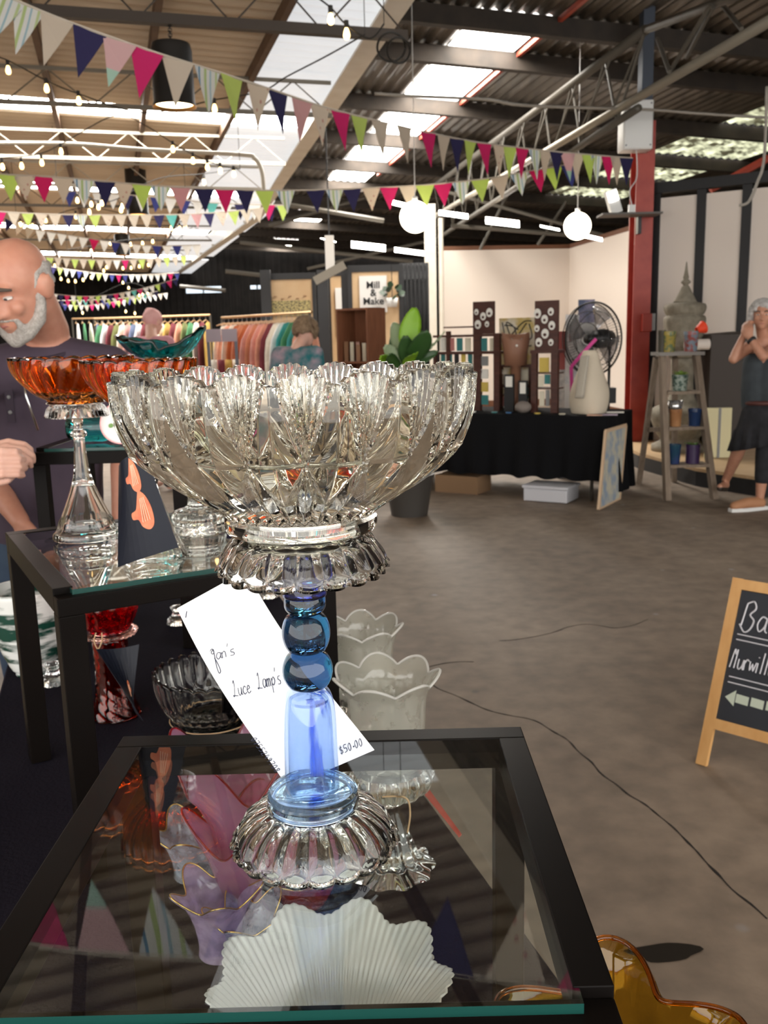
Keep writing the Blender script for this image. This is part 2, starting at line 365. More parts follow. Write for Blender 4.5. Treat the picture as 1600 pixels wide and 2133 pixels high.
# beam between the two roofs, its deeper far girder
m_beam = M('cream_painted_steel', (.58, .52, .43), .5, noise_=(4, (.7, .66, .58), .3))
P1, P2, P3 = V((.60, 6.2, 3.95)), V((-2.5, 20.3, 3.95)), V((-9.6, 42, 3.95)); P0 = P1 + (P1 - P2) * .6
bm_ = struct(thing('roof_beam', None, None), 'cream steel valley beam carrying both roofs')
for a, b in ((P0, P2), (P2, P3)):
    n = (b - a).cross(V((0, 0, 1))).normalized()
    MB().bar(a + V((0, 0, .012)) - n * .08, b + V((0, 0, .012)) - n * .08, .2, .024).build('bottom_flange', m_beam, bm_)
    MB().bar(a + V((0, 0, .2)) - n * .1, b + V((0, 0, .2)) - n * .1, .03, .36).build('web_plate', m_beam, bm_)
    MB().bar(a + V((0, 0, .38)) - n * .1, b + V((0, 0, .38)) - n * .1, .2, .024).build('top_flange', m_beam, bm_)
for i in range(9):
    p = P2.lerp(P3, (i + .3) / 9); MB().cbox(p + V((-.1, 0, .2)), (.22, .05, .34)).build('stiffener', m_beam, bm_)
# fascia closing the step between the two roofs above the beam
nn = (P2 - P0).cross(V((0, 0, 1))).normalized()
struct(MB().prism([P0 + V((0, 0, .4)) - nn * .12, P2 + V((0, 0, .4)) - nn * .12, P2 + V((0, 0, 1.1)) - nn * .12, P0 + V((0, 0, 1.1)) - nn * .12], nn * .03).build('trim_1', m_dkwood), 'dark fascia board above the cream valley beam')
# fluorescent tubes along the valley beam
m_tube = M('lit_tube', (1, 1, 1), .3, emit=9, ecol=(1, .97, .9))
# ---------- lattice trusses across the tan roof
m_truss = {'b': M('brown_truss_steel', (.035, .024, .016), .55), 'g': M('grey_truss_steel', (.15, .13, .10), .5), 'w': M('white_truss_steel', (.40, .36, .29), .45)}
def truss(v, zb, zt, m, label, u0_=-6.2, u1_=2.3, w=.04, nweb=13):
    t = struct(thing('roof_truss', None, None, L16(u0_, v, 0)), label); o = L16(u0_, v, 0)
    MB().bar(L16(u0_, v, zb) - o, L16(u1_, v, zb) - o, w).build('bottom_chord', m, t); MB().bar(L16(u0_, v, zt) - o, L16(u1_, v, zt) - o, w * .8).build('top_chord', m, t)
    for i in range(nweb * 2):
        a = u0_ + (u1_ - u0_) * i / (nweb * 2); b = u0_ + (u1_ - u0_) * (i + 1) / (nweb * 2); z0, z1 = (zb, zt) if i % 2 == 0 else (zt, zb)
        MB().tube([L16(a, v, z0) - o, L16(b, v, z1) - o], .007, 5).build('web_rod', m, t)
v1 = onz(360, 42, 3.67); v1 = v1.dot(B16)
truss(v1, 3.67, 4.0, m_truss['b'], 'dark brown lattice truss from which the black lamp hangs', w=.07)
for i, (y, m, l) in enumerate(((222, 'g', 'grey lattice truss in front of the first bright skylight band'), (332, 'w', 'white lattice truss behind the first bright skylight band'), (388, 'w', 'pale lattice truss above the second row of bunting'), (430, 'g', 'grey lattice truss above the third row of bunting'), (500, 'g', 'far grey lattice truss above the fourth bright band'), (545, 'g', 'farthest grey lattice truss in front of the end wall'))):
    v = onz(250, y, 3.66).dot(B16); truss(v, 3.66, 3.97, m_truss[m], l, nweb=11)
# edge girder of the tan roof
struct(MB().bar(L16(-6.3, -3, 3.85), L16(-6.3, 37, 3.85), .2, .35).build('trim_2', M('brown_girder', (.12, .085, .05), .6)), 'brown edge girder along the tan roof')
# white conduit with bend
cp = [at(-30, 298, 11), at(150, 300, 11), at(300, 312, 11), at(500, 322, 11), at(530, 330, 11), at(545, 355, 11), at(550, 400, 11)]
tag(MB().tube(smoothpath(cp, 6), .024, 8).build('ceiling_conduit', m_truss['w'], None, True), 'white conduit bending down beside the valley beam', 'pipe')
# ---------- girder over the aisle between the two columns
def girder():
    g = struct(thing('roof_girder', None, None), 'grey triangular lattice girder running to the white post')
    mA = M('pale_pipe', (.26, .23, .18), .4, metal=.2)
    a0, a1 = at(1760, -48, 6.4), at(903, 452, 18.8); b0, b1 = at(1330, 225, 9.4), at(915, 495, 21); c0, c1 = at(1345, 62, 9.4), at(905, 388, 19.5)
    MB().tube([a0, a1], .042, 10).build('bright_chord', mA, g, True)
    MB().tube([b0, b1], .04, 8).build('lower_chord', M('dull_pipe', (.085, .075, .06), .5), g, True)
    MB().tube([c0, c1], .05, 8).build('upper_chord', M('dull_pipe', (.2, .2, .2)), g, True)
    for i in range(10):
        t0, t1 = i / 10, (i + .5) / 10
        MB().tube([c0.lerp(c1, t0), b0.lerp(b1, t1)], .014, 6).build('web_rod', MATS['dull_pipe'], g)
        MB().tube([b0.lerp(b1, t1), c0.lerp(c1, t0 + .1)], .014, 6).build('web_rod', MATS['dull_pipe'], g)
        aa = a0.lerp(a1, .3 + .7 * t0)
        MB().tube([aa, c0.lerp(c1, max(0, t0 - .02))], .013, 6).build('web_rod', MATS['dull_pipe'], g)
    c2, d2 = at(1345, 62, 9.4), at(1700, -70, 7)
    MB().tube([c2, d2], .04, 8).build('upper_chord', MATS['dull_pipe'], g, True)
    for p, q_ in (((1370, 80), (1395, 150)), ((1430, 120), (1485, 15)), ((1500, 5), (1545, 60)), ((1395, 150), (1480, 10))):
        MB().tube([at(*p, 8.8), at(*q_, 8.2)], .02, 6).build('web_rod', MATS['dull_pipe'], g)
girder()
# other far roof ties
g = struct(thing('roof_ties', None, None), 'dull steel ties in the dark roof beyond the beam')
for p, q_, Y, rr in (((560, 420), (800, 460), 20, .05), ((470, 565), (560, 575), 26, .06), ((375, 596), (470, 605), 30, .06), ((500, 505), (860, 545), 24, .05), ((930, 400), (1330, 510), 17, .03), ((640, 560), (900, 500), 24, .04), ((1480, 395), (1600, 330), 12, .05), ((940, 470), (1320, 500), 18, .04), ((1000, 520), (1060, 400), 18, .03), ((1120, 510), (1180, 420), 18, .03), ((560, 470), (800, 400), 24, .05)):
    MB().tube([at(*p, Y), at(*q_, Y)], rr, 6).build('tie_rod', MATS['red_oxide'] if p[0] == 1480 else MATS['dull_pipe'], g)
# columns
m_red = M('red_painted_steel', (.30, .028, .018), .45, noise_=(7, (.38, .05, .03), .2))
Yc = 10.6
def colbox(x0, x1, yt, yb, Y, d, name, m, parent=None):
    a, b = at(x0, yb, Y), at(x1, yt, Y)
    return MB().box((a.x, Y, a.z), (b.x, Y + d, b.z)).build(name, m, parent)
rc = struct(thing('steel_column', None, None), 'red painted steel column beside the white panels')
a, b = at(1315, 925, Yc), at(1362, 70, Yc); xc = (at(1338, 600, Yc)).x
MB().box((xc - .10, Yc, 0), (xc + .10, Yc + .02, 3.7)).build('column_flange', m_red, rc); MB().box((xc - .10, Yc + .24, 0), (xc + .10, Yc + .26, 3.7)).build('column_flange', m_red, rc); MB().box((xc - .02, Yc + .02, 0), (xc + .02, Yc + .24, 3.7)).build('column_web', m_red, rc)
MB().box((xc - .06, Yc + .02, 3.7), (xc + .06, Yc + .2, 4.9)).build('column_head', M('navy_paint', (.03, .04, .06), .5), rc)
wc = struct(thing('steel_column', None, None), 'white painted post behind the banana plant'); Yw = 17
x0 = at(898, 620, Yw).x
MB().box((x0 - .1, Yw, 0), (x0 + .1, Yw + .15, 3.75)).build('column_shaft', m_beam, wc); MB().tube([(x0 + .19, Yw, 0), (x0 + .19, Yw, 3.5)], .045, 8).build('down_pipe', m_beam, wc)
# ---------- white screens
m_white = M('white_panel', (.72, .64, .57), .65)
m_black = M('black_timber', (.014, .014, .015), .5)
m_skirt = M('brown_trim', (.14, .055, .025), .6)
ca, cb, cc = at(922, 600, 18.4), at(1185, 600, 18.6), at(1345, 600, 14.9)
for nm, a, b, lab in (('wall_back', ca, cb, 'plain white back screen behind the jewellery table'), ('wall_side', cb, cc, 'plain white side screen running to the red column')):
    n = V((-(b - a).y, (b - a).x, 0)).normalized()
    w = struct(MB().prism([(a.x, a.y, 0), (b.x, b.y, 0), (b.x, b.y, 3.06), (a.x, a.y, 3.06)], n * .08).build(nm, m_white), lab)
    MB().prism([(a.x, a.y, 3.06), (b.x, b.y, 3.06), (b.x, b.y, 3.14), (a.x, a.y, 3.14)], n * .1).build('top_rail', m_skirt, w)
    MB().prism([V((a.x, a.y, 0)) - n * .02, V((b.x, b.y, 0)) - n * .02, V((b.x, b.y, .13)) - n * .02, V((a.x, a.y, .13)) - n * .02], n * .02).build('skirting', m_skirt, w)
wa, wb = at(1362, 600, 10.75), at(1780, 600, 9.6)
w = struct(thing('wall_stage', None, None), 'white panelled wall with black battens behind the stage')
dr = V((wb.x - wa.x, wb.y - wa.y, 0)); n = V((-dr.y, dr.x, 0)).normalized(); a = V((wa.x, wa.y, 0)); tot = dr.length; dr.normalize()
xs = [0]
for px in (1455, 1548, 1640, 1740):
    d = ray(px, 600); t = ((a - CAM).dot(n)) / d.dot(n); xs.append(((CAM + d * t) - a).dot(dr))
for i, x in enumerate(xs):
    p = a + dr * x; MB().prism([p - dr * .05 - n * .02, p + dr * .05 - n * .02, p + dr * .05 - n * .02 + V((0, 0, 2.95)), p - dr * .05 - n * .02 + V((0, 0, 2.95))], n * .06).build('batten', m_black, w)
    if i < len(xs) - 1:
        q = a + dr * xs[i + 1]; MB().prism([p + dr * .05, q - dr * .05, q - dr * .05 + V((0, 0, 2.9)), p + dr * .05 + V((0, 0, 2.9))], n * .02).build('panel', m_white, w)
p, q = a - dr * .1 + V((0, 0, 2.95)) - n * .06, a + dr * xs[-1] + V((0, 0, 2.95)) - n * .06
MB().prism([p, q, q + V((0, 0, .11)), p + V((0, 0, .11))], n * .12).build('head_beam', m_black, w)
# low stage
s0, s1, s2 = onz(1330, 945, .17), onz(1573, 992, .17), onz(1250, 905, .17)
st = struct(thing('trim_3', None, None), 'low plywood stage with a black riser')
m_ply = M('plywood', (.50, .33, .175), .55, noise_=(2.2, (.58, .41, .24), .2, (1, 8, 1)))
poly = [onz(1290, 925, .17), onz(1330, 943, .17), onz(1450, 975, .17), onz(1575, 993, .17), onz(1700, 1000, .17), V((6.5, 9.8, .17)), V((6, 12.2, .17)), V((2.6, 12.2, .17))]
MB().prism([V((p.x, p.y, .14)) for p in poly], (0, 0, .03)).build('deck', m_ply, st)
MB().prism([V((p.x, p.y, 0)) for p in poly], (0, 0, .139)).build('riser', m_black, st)
# ================================================================ the glass stall in front
g_clear = glass('clear_cut_glass', (.985, .99, .965)); g_warm = glass('old_pressed_glass', (.97, .975, .91))
g_orange = glass('marigold_glass', (1.0, .30, .035)); g_ruby = glass('ruby_glass', (.80, .012, .03)); g_pink = glass('pink_glass', (1, .55, .48))
g_teal = glass('teal_glass', (.03, .42, .45)); g_blue = glass('blue_streaked_glass', (.52, .76, 1.0), streak=((.03, .09, .75), (1, 1, .18), 26, .60))
g_ink = glass('inky_blue_glass', (.03, .09, .22), streak=((.03, .26, .34), (1, 1, .6), 40, .58)); g_navy = glass('navy_glass', (.02, .03, .20)); g_amber = glass('amber_glass', (.93, .68, .16))
t_amber = thin('amber_film', (.86, .66, .22)); t_cran = thin('cranberry_film', (.86, .50, .60), frost=.32, fcol=(.78, .52, .74)); t_lilac = thin('lilac_opal', (.75, .65, .85), frost=.55, fcol=(.80, .66, .86), pattern=(60, .4, .6, .35))
t_frost = thin('frosted_film', (.92, .92, .90), rough=.15, frost=.62, fcol=(.90, .90, .87)); t_frostp = thin('etched_film', (.90, .90, .87), rough=.08, frost=.38, fcol=(.66, .66, .60), pattern=(60, .56, .64, .3))
t_blue = thin('blue_streaked_film', (.84, .915, 1.0), frost=.05, fcol=(.05, .15, .75), pattern=(42, .60, .64, .8), stretch=((1, 1, .14), (.35, .45, 0)))
t_pane = thin('glass_pane', (.93, .97, .955)); t_clear = thin('clear_film', (.95, .96, .96)); t_smoke = thin('frilled_clear', (.85, .88, .93), frost=.25, fcol=(.7, .74, .84), pattern=(55, .45, .6, .6))
m_edge = M('pane_edge_green', (.006, .045, .038), .25, emit=0); m_frame = M('black_gloss_frame', (.003, .0027, .0027), .36, noise_=(3, (.007, .005, .004), .3), spec=.07)
m_cloth = M('navy_black_cloth', (.010, .009, .015), .95, noise_=(2.5, (.019, .017, .025), .3), bump=(180, .25), spec=.04)
m_card = M('white_card', (.88, .88, .88), .6); m_ink = M('pen_ink', (.03, .035, .07), .6); m_bcard = M('black_photo_card', (.010, .012, .020), .32, spec=.2); m_twine = M('raffia', (.55, .36, .20), .8); m_gold = M('gold_rim', (.75, .52, .18), .25, metal=1)
m_print = M('printed_lamp', (.50, .10, .04), .4, noise_=(60, (.70, .24, .11), .25))
# ---------- trestle table under a dark cloth
TT = R_(17); tdir = V((-sin(TT), cos(TT), 0)); tnor = V((cos(TT), sin(TT), 0)); tr0 = V((.044, 1.388, 0))     # a point of its edge
def T_(s, w, z): return tr0 + tdir * s - tnor * w + V((0, 0, z))      # s along the table, w in from the edge
TS0, TS1, TW = -1.15, 1.35, .70
def tablecloth():
    t = thing('trestle_table', 'folding trestle table hidden under the navy cloth at the glass stall', 'table', T_(.1, TW / 2, 0), TT)
    MB().cbox((0, 0, .70), (TW - .02, TS1 - TS0 - .02, .03)).build('tabletop', M('white_plastic', (.6, .6, .58), .5), t)
    for x in (-.25, .25):
        for y in (-1.05, 1.05): MB().tube([(x, y, 0), (x, y, .69)], .014, 8).build('leg', MATS['dull_pipe'], t, True)
    mb = MB(); n = 240; ring = []
    def per(k):
        L = [TW, TS1 - TS0, TW, TS1 - TS0]; d = k / n * sum(L)
        if d < L[0]: return T_(TS0, d, 0), -tdir
        d -= L[0]
        if d < L[1]: return T_(TS0 + d, TW, 0), -tnor
        d -= L[1]
        if d < L[2]: return T_(TS1, TW - d, 0), tdir
        return T_(TS1 - (d - L[2]), 0, 0), tnor
    rows = []
    for z in (.72, .712, .55, .3, .02):
        row = []
        for k in range(n):
            p, o = per(k); w = (.72 - z) * .09 * (1 + sin(k * .9) * .8 + .6 * sin(k * .37)) if z < .7 else (.006 if z < .72 else 0)
            row.append(p + o * w + V((0, 0, z)))
        rows.append(row)
    vs = [p for r in rows for p in r]; fs = [tuple(range(n))] + [(i * n + j, (i + 1) * n + j, (i + 1) * n + (j + 1) % n, i * n + (j + 1) % n) for i in range(4) for j in range(n)]
    mb.add(vs, fs); tag(mb.build('tablecloth', m_cloth, None, 'auto'), 'dark navy cloth draped over the table of the glass stall', 'tablecloth')
tablecloth()
# ---------- black framed glass topped display stands
def stand(label, loc, rz, w, d, z0, z1, t=.026, leg=.03):
    s = thing('display_stand', label, 'stand', (*loc, z0), rz, 'black display stands'); h = z1 - z0
    for x0, y0, x1, y1, zt in ((0, 0, w, t, h - .0075), (0, d - t, w, d, h + .001), (0, t, t, d - t, h + .001), (w - t, t, w, d - t, h + .001)):
        MB().box((x0, y0, h - t - .006), (x1, y1, zt)).build('rail', m_frame, s, bevel=.0012)
    for x, y in ((0, 0), (w - leg, 0), (0, d - leg), (w - leg, d - leg)):
        MB().box((x, y, 0), (x + leg, y + leg, h - t - .006)).build('leg', m_frame, s, bevel=.0012)
    e = .004; p = MB(); p.box((t - e, .012, h - .007), (w - t + e, d - t + e, h)); p.mi = [0, 0, 1, 1, 1, 1]
    p.build('glass_top', [t_pane, m_edge], s); return s
stand('black stand with the glass top carrying the big clear cut bowl lamp', (-.275, .474), 0, .411, .409, .722, 1.05)
stand('black stand with a glass top under the two orange compotes', (-.423, 1.131), R_(29.6), .40, .46, .722, 1.135, leg=.034)
stand('black stand in front of the bald man, holding teal glass', (-.812, 2.1), R_(0), .35, .36, .722, 1.212, t=.03)
Z1, Z2, Z3, ZT = 1.05, 1.135, 1.212, .722
# ---------- helpers for turned and cut glass
def pxprof(xc, Y, items):
    """[(pixel row, half width in pixels)] of a turned piece whose axis stands at distance Y -> [(r,z)]"""
    out = []
    for y, hw in items:
        p = at(xc, y, Y); d = (p - CAM).dot(fwd); a = hw / FPX; out.append((d * a / math.sqrt(1 + a * a * .5), p.z))
    return out
def shell(mb, outer, n, fo, th, inner_floor=None, fi=None, k=1):
    """closed glass vessel: outer [(r,z)] top->bottom with modulation fo(phi,t,r,z), inner wall offset by th"""
    m = len(outer); rows = []
    for i, (r, z) in enumerate(outer):
        t = i / (m - 1); rows.append([fo(2 * pi * j / n, t, r, z) for j in range(n)])
    inn = []; zf = inner_floor if inner_floor is not None else outer[-1][1] + th
    for i, (r, z) in enumerate(outer):
        if z < zf or i % k: continue
        t = i / (m - 1); inn.append([(fi or fo)(2 * pi * j / n, t, r, z) for j in range(n)])
        inn[-1] = [(max(a - th, .0005), b) for a, b in inn[-1]]
    rows = inn[::-1] + rows if inn else rows
    vs = [(a * cos(2 * pi * j / n), a * sin(2 * pi * j / n), b) for row in rows for j, (a, b) in enumerate(row)]
    K = len(rows); fs = [(i * n + j, (i + 1) * n + j, (i + 1) * n + (j + 1) % n, i * n + (j + 1) % n) for i in range(K - 1) for j in range(n)]
    if inn: fs.append(tuple(range(n)))
    fs.append(tuple(range((K - 1) * n, K * n))[::-1]); mb.add(vs, fs); return mb
def lobe(ph, N, off=0):
    x = (ph * N / (2 * pi) + off) % 1.0; return 2 * x - 1          # -1..1 across one lobe
# ================================================================ the big lamp
AX = V((-.063, .68, 0))
hero = thing('glass_lamp', 'tall lamp of a clear cut glass bowl on a blue glass stem', 'lamp', (AX.x, AX.y, Z1))
def zrel(prof): return [(r, z - Z1) for r, z in prof]
def hp(items): return zrel(pxprof(640, .68, items))
bowlp = interp(hp([(775, 377), (815, 372), (860, 360), (905, 338), (945, 311), (985, 271), (1015, 232), (1040, 193), (1058, 165), (1066, 156)]), 8)
NB = 20
def bowl_fo(ph, t, r, z):
    s = lobe(ph, NB, .09); a = abs(s); ts, tk = .40, .66
    if t < ts:
        q = 1 - t / ts; wf = .93 * q
        if a < wf:
            x = s / wf; h = -.0040 * q ** .5 + .0019 * abs(cos(x * 3 * pi)) * min(1, q * 1.6) + (.0032 if abs(x) > .88 else 0)
        else: h = .0075 * (a - wf)
    else:
        l = min(1, (t - ts) / (tk - ts))
        if a > l: h = .0075 * (a - l) + .0006
        else: h = -.0075 * (1 - abs(2 * a / max(l, .05) - 1)) * min(1, (1 - t) * 5) * min(1, l * 1.5)
    top = max(0, 1 - t * 9)
    z2 = z + top * (.0085 * cos(s * pi / 2) ** .7 - .006 + .0016 * abs(cos(s * 3 * pi)))
    return r + h + top * .001, z2
def bowl_fi(ph, t, r, z):
    s = lobe(ph, NB, .09); top = max(0, 1 - t * 9)
    return r, z + top * (.0085 * cos(s * pi / 2) ** .7 - .006 + .0016 * abs(cos(s * 3 * pi)))
shell(MB(), bowlp, NB * 48, bowl_fo, .0095, inner_floor=bowlp[-1][1] + .012, fi=bowl_fi, k=3).build('bowl', g_warm, hero, 24.0)
zb = bowlp[-1][1]
zc0, zc1 = hp([(1072, 0)])[0][1], hp([(1098, 0)])[0][1]
ring = [(.0575, zc0 - .001), (.0578, zc0 - .003), (.0578, zc1 + .003), (.0560, zc1 - .0005), (.044, zc1 - .0005), (.044, zc0 - .001)]
MB().lathe(ring[::-1], 96, close=True).build('collar', g_clear, hero, 'auto')
# solid foot joining bowl and saucer
MB().lathe([(0, zc1 - .004), (.040, zc1 - .004), (.0425, zc0 + .0005), (.0425, zb - .0002), (0, zb - .0002)], 64).build('bowl_foot', g_warm, hero, 'auto')
def dish(name, prof, N, parent, mat, rimlobe=.003, th=.006, up=False):
    def fo(ph, t, r, z):
        s = lobe(ph, N); a = abs(s); f = math.sin(min(1, t * 1.15) * pi) ** .6 if 0 < t < .87 else 0
        h = -.0036 * (1 - a ** 1.6) * f + (0 if t < .8 else (t - .8) / .2 * (rimlobe * cos(s * pi / 2) ** .8 + .0011 * abs(cos(s * 2.5 * pi))))
        return r + h, z - (t ** 6) * .002 * cos(s * pi / 2)
    def fi(ph, t, r, z):
        s = lobe(ph, N); return r + (0 if t < .8 else (t - .8) / .2 * rimlobe * cos(s * pi / 2) ** .8), z - (t ** 6) * .002 * cos(s * pi / 2)
    n = N * 16; m = len(prof); rows = []
    for i, (r, z) in enumerate(prof): rows.append([fo(2 * pi * j / n, i / (m - 1), r, z) for j in range(n)])
    inn = [[(max(a - th * .35, .001), b - th) if i < m - 1 else (a - .0028, b - .0002) for a, b in [fi(2 * pi * j / n, i / (m - 1), r, z) for j in range(n)]] for i, (r, z) in enumerate(prof) if i % 3 == 0 or i == m - 1]
    rows = rows + inn[::-1]; K = len(rows)
    vs = [(a * cos(2 * pi * j / n), a * sin(2 * pi * j / n), b) for row in rows for j, (a, b) in enumerate(row)]
    fs = [(i * n + j, (i + 1) * n + j, (i + 1) * n + (j + 1) % n, i * n + (j + 1) % n) for i in range(K - 1) for j in range(n)]
    fs += [tuple(range(n)), tuple(range((K - 1) * n, K * n))[::-1]]
    return MB().add(vs, fs).build(name, mat, parent, True)
sz = hp([(1108, 0), (1172, 0)]); zt_, zs = sz[0][1], sz[1][1]
dish('saucer', interp([(.048, zt_), (.0535, zt_ - .003), (.0605, zt_ - (zt_ - zs) * .5), (.0642, zt_ - (zt_ - zs) * .82), (.0635, zs)], 7), 20, hero, g_clear)
def zz(y): return hp([(y, 0)])[0][1]
MB().lathe(interp([(0, zt_ - .0065), (.013, zt_ - .0065), (.0165, zz(1200)), (.0172, zz(1235)), (.0165, zz(1240))], 4) + [(0, zz(1240))], 48).build('stem_cup', g_navy, hero, True)
MB().lathe([(0, zz(1240.5))] + interp([(.0155, zz(1240.5)), (.0162, zz(1250)), (.0158, zz(1265)), (.0125, zz(1276))], 5) + [(0, zz(1276))], 48).build('stem_neck', g_ink, hero, True)
for y0, y1, r in ((1276.5, 1357, .0189), (1357.5, 1432, .0199)):
    za, zb_ = zz(y0), zz(y1); k = 14
    MB().lathe([(max(0, .0125 + (r - .0125) * sin(pi * i / k) ** .62) if 0 < i < k else 0.011, za + (zb_ - za) * i / k) for i in range(k + 1)], 56).build('stem_ball', g_ink, hero, True)
tt = [(1432.5, 0), (1432.5, 34), (1442, 46), (1470, 54), (1530, 57), (1640, 57)]
tp = hp(tt); tp = [(0.0001, tp[0][1])] + interp(tp[1:], 5)
tin = [(max(r - .0032, .0001), z - (.006 if i < 8 else .0015)) for i, (r, z) in enumerate(tp)]; tin[-1] = (tp[-1][0] - .0035, tp[-1][1]); tin[0] = (.0001, tp[0][1] - .007)
def oct_(ph, i, r, z): return r * (1 - .03 * abs(sin(3 * ph + .6)) * min(1, i / 8)), z
MB().lathe(tp + tin[::-1], 72, fn=oct_).build('stem_tumbler', t_blue, hero, True)
zd0 = tp[-1][1]; zd = zd0 - .0005
bt = .0335
MB().lathe([(0, zd), (.034, zd), (.0362, zd - .0025), (.0350, zd - .0075), (.030, zd - .0095), (0, zd - .0095)], 80).build('foot_disc', g_blue, hero, 'auto')
MB().lathe([(.0352, zd - .006), (.0372, zd - .010), (.036, zd - .0135), (.030, zd - .0135), (.030, zd - .0098), (.0350, zd - .0098)][::-1], 120, fn=lambda ph, i, r, z: (r + .0006 * abs(sin(60 * ph)), z), close=True).build('foot_bead_ring', glass('pale_blue_glass', (.72, .86, 1)), hero, True)
zz0 = zd - .0138
dish('base_dish', interp([(.0365, zz0), (.046, zz0 - .003), (.0575, zz0 * .62), (.0645, zz0 * .25), (.0650, .0025)], 7), 20, hero, g_clear)
# ---------- the tag hung on it
def strokes(mb, text, F, h, r=.00035, adv=.62, slant=.15, xs=1.0):
    """handwriting: each glyph is a list of polylines in a unit box; F maps (x,y) in metres to a point"""
    G = {'J': [[(.15, .85), (.3, 1), (.5, .95), (.55, .7), (.4, .55), (.25, .7), (.5, .9), (.55, .3), (.6, -.6), (.75, -1.2), (.95, -1.0), (.7, -.2), (.5, .2)]],
         'a': [[(.6, .5), (.3, .55), (.12, .25), (.3, 0), (.55, .2), (.6, .5), (.6, .1), (.75, 0)]], 'n': [[(.1, .5), (.15, 0)], [(.13, .35), (.35, .55), (.5, .4), (.52, 0)]],
         "'": [[(.25, 1.1), (.15, .85)]], 's': [[(.55, .5), (.25, .5), (.2, .32), (.5, .2), (.45, 0), (.1, .02)]], 'L': [[(.2, .85), (.35, 1.05), (.35, .6), (.15, .02), (0, .1), (.3, .05), (.7, 0)]],
         'u': [[(.1, .5), (.12, .1), (.3, 0), (.5, .2), (.55, .5), (.55, .1), (.68, 0)]], 'c': [[(.6, .42), (.4, .52), (.15, .25), (.35, 0), (.65, .1)]], 'e': [[(.15, .25), (.55, .32), (.4, .52), (.15, .25), (.35, 0), (.7, .12)]],
         'm': [[(.08, .5), (.1, 0)], [(.1, .35), (.25, .53), (.36, .4), (.36, 0)], [(.36, .35), (.52, .53), (.64, .4), (.66, 0)]], 'p': [[(.12, .5), (.1, -.45)], [(.12, .3), (.4, .55), (.6, .3), (.35, .02), (.12, .15)]],
         '0': [[(.35, 1), (.1, .6), (.25, 0), (.55, .3), (.5, .9), (.35, 1)]], '7': [[(.05, .95), (.6, .95), (.25, 0)]], '5': [[(.6, 1), (.2, 1), (.15, .6), (.5, .55), (.55, .15), (.1, .02)]], '2': [[(.1, .8), (.35, 1), (.55, .75), (.1, 0), (.65, 0)]],
         '4': [[(.35, 1), (.1, .4), (.65, .4)], [(.5, .7), (.48, 0)]], '9': [[(.55, .75), (.3, 1), (.15, .7), (.4, .5), (.55, .85), (.45, 0)]], '8': [[(.35, .55), (.12, .8), (.35, 1), (.55, .78), (.12, .25), (.35, 0), (.58, .25), (.35, .55)]], '$': [[(.5, .85), (.2, .85), (.2, .55), (.5, .45), (.5, .1), (.1, .1)], [(.36, 1.1), (.3, -.1)]], '.': [[(.22, .38), (.36, .38), (.36, .3), (.22, .3), (.22, .38)]],
         '1': [[(.4, 1), (.3, 0)]], ' ': [],
         'B': [[(.2, .95), (.12, .1)], [(.2, .95), (.55, 1.05), (.75, .8), (.5, .55), (.8, .35), (.7, .02), (.4, -.12), (.02, .15)]], 'M': [[(.02, 0), (.15, .95), (.3, .7), (.42, .95), (.42, 0)]], 'r': [[(.1, .5), (.15, 0)], [(.13, .35), (.3, .55), (.5, .48)]], 'w': [[(.05, .5), (.15, .05), (.32, .4), (.45, .05), (.62, .5)]], 'i': [[(.2, .5), (.2, 0)], [(.2, .75), (.21, .8)]], 'l': [[(.2, 1.05), (.18, 0)]]}
    x = 0
    for ch in text:
        for pl in G[ch]:
            P = smoothpath([(a + slant * b, b, 0) for a, b in pl], 4) if len(pl) > 2 else [V((a + slant * b, b, 0)) for a, b in pl]
            mb.tube([F((x + p.x) * h * xs, p.y * h) for p in P], r, 4)
        x += {"'": .3, 'i': .42, 'l': .4, '1': .5, ' ': .5, '.': .45, 'm': .8, 'J': .62, 'L': .75, 'B': .95, 'M': .62}.get(ch, adv)
    return mb
Yt = .722
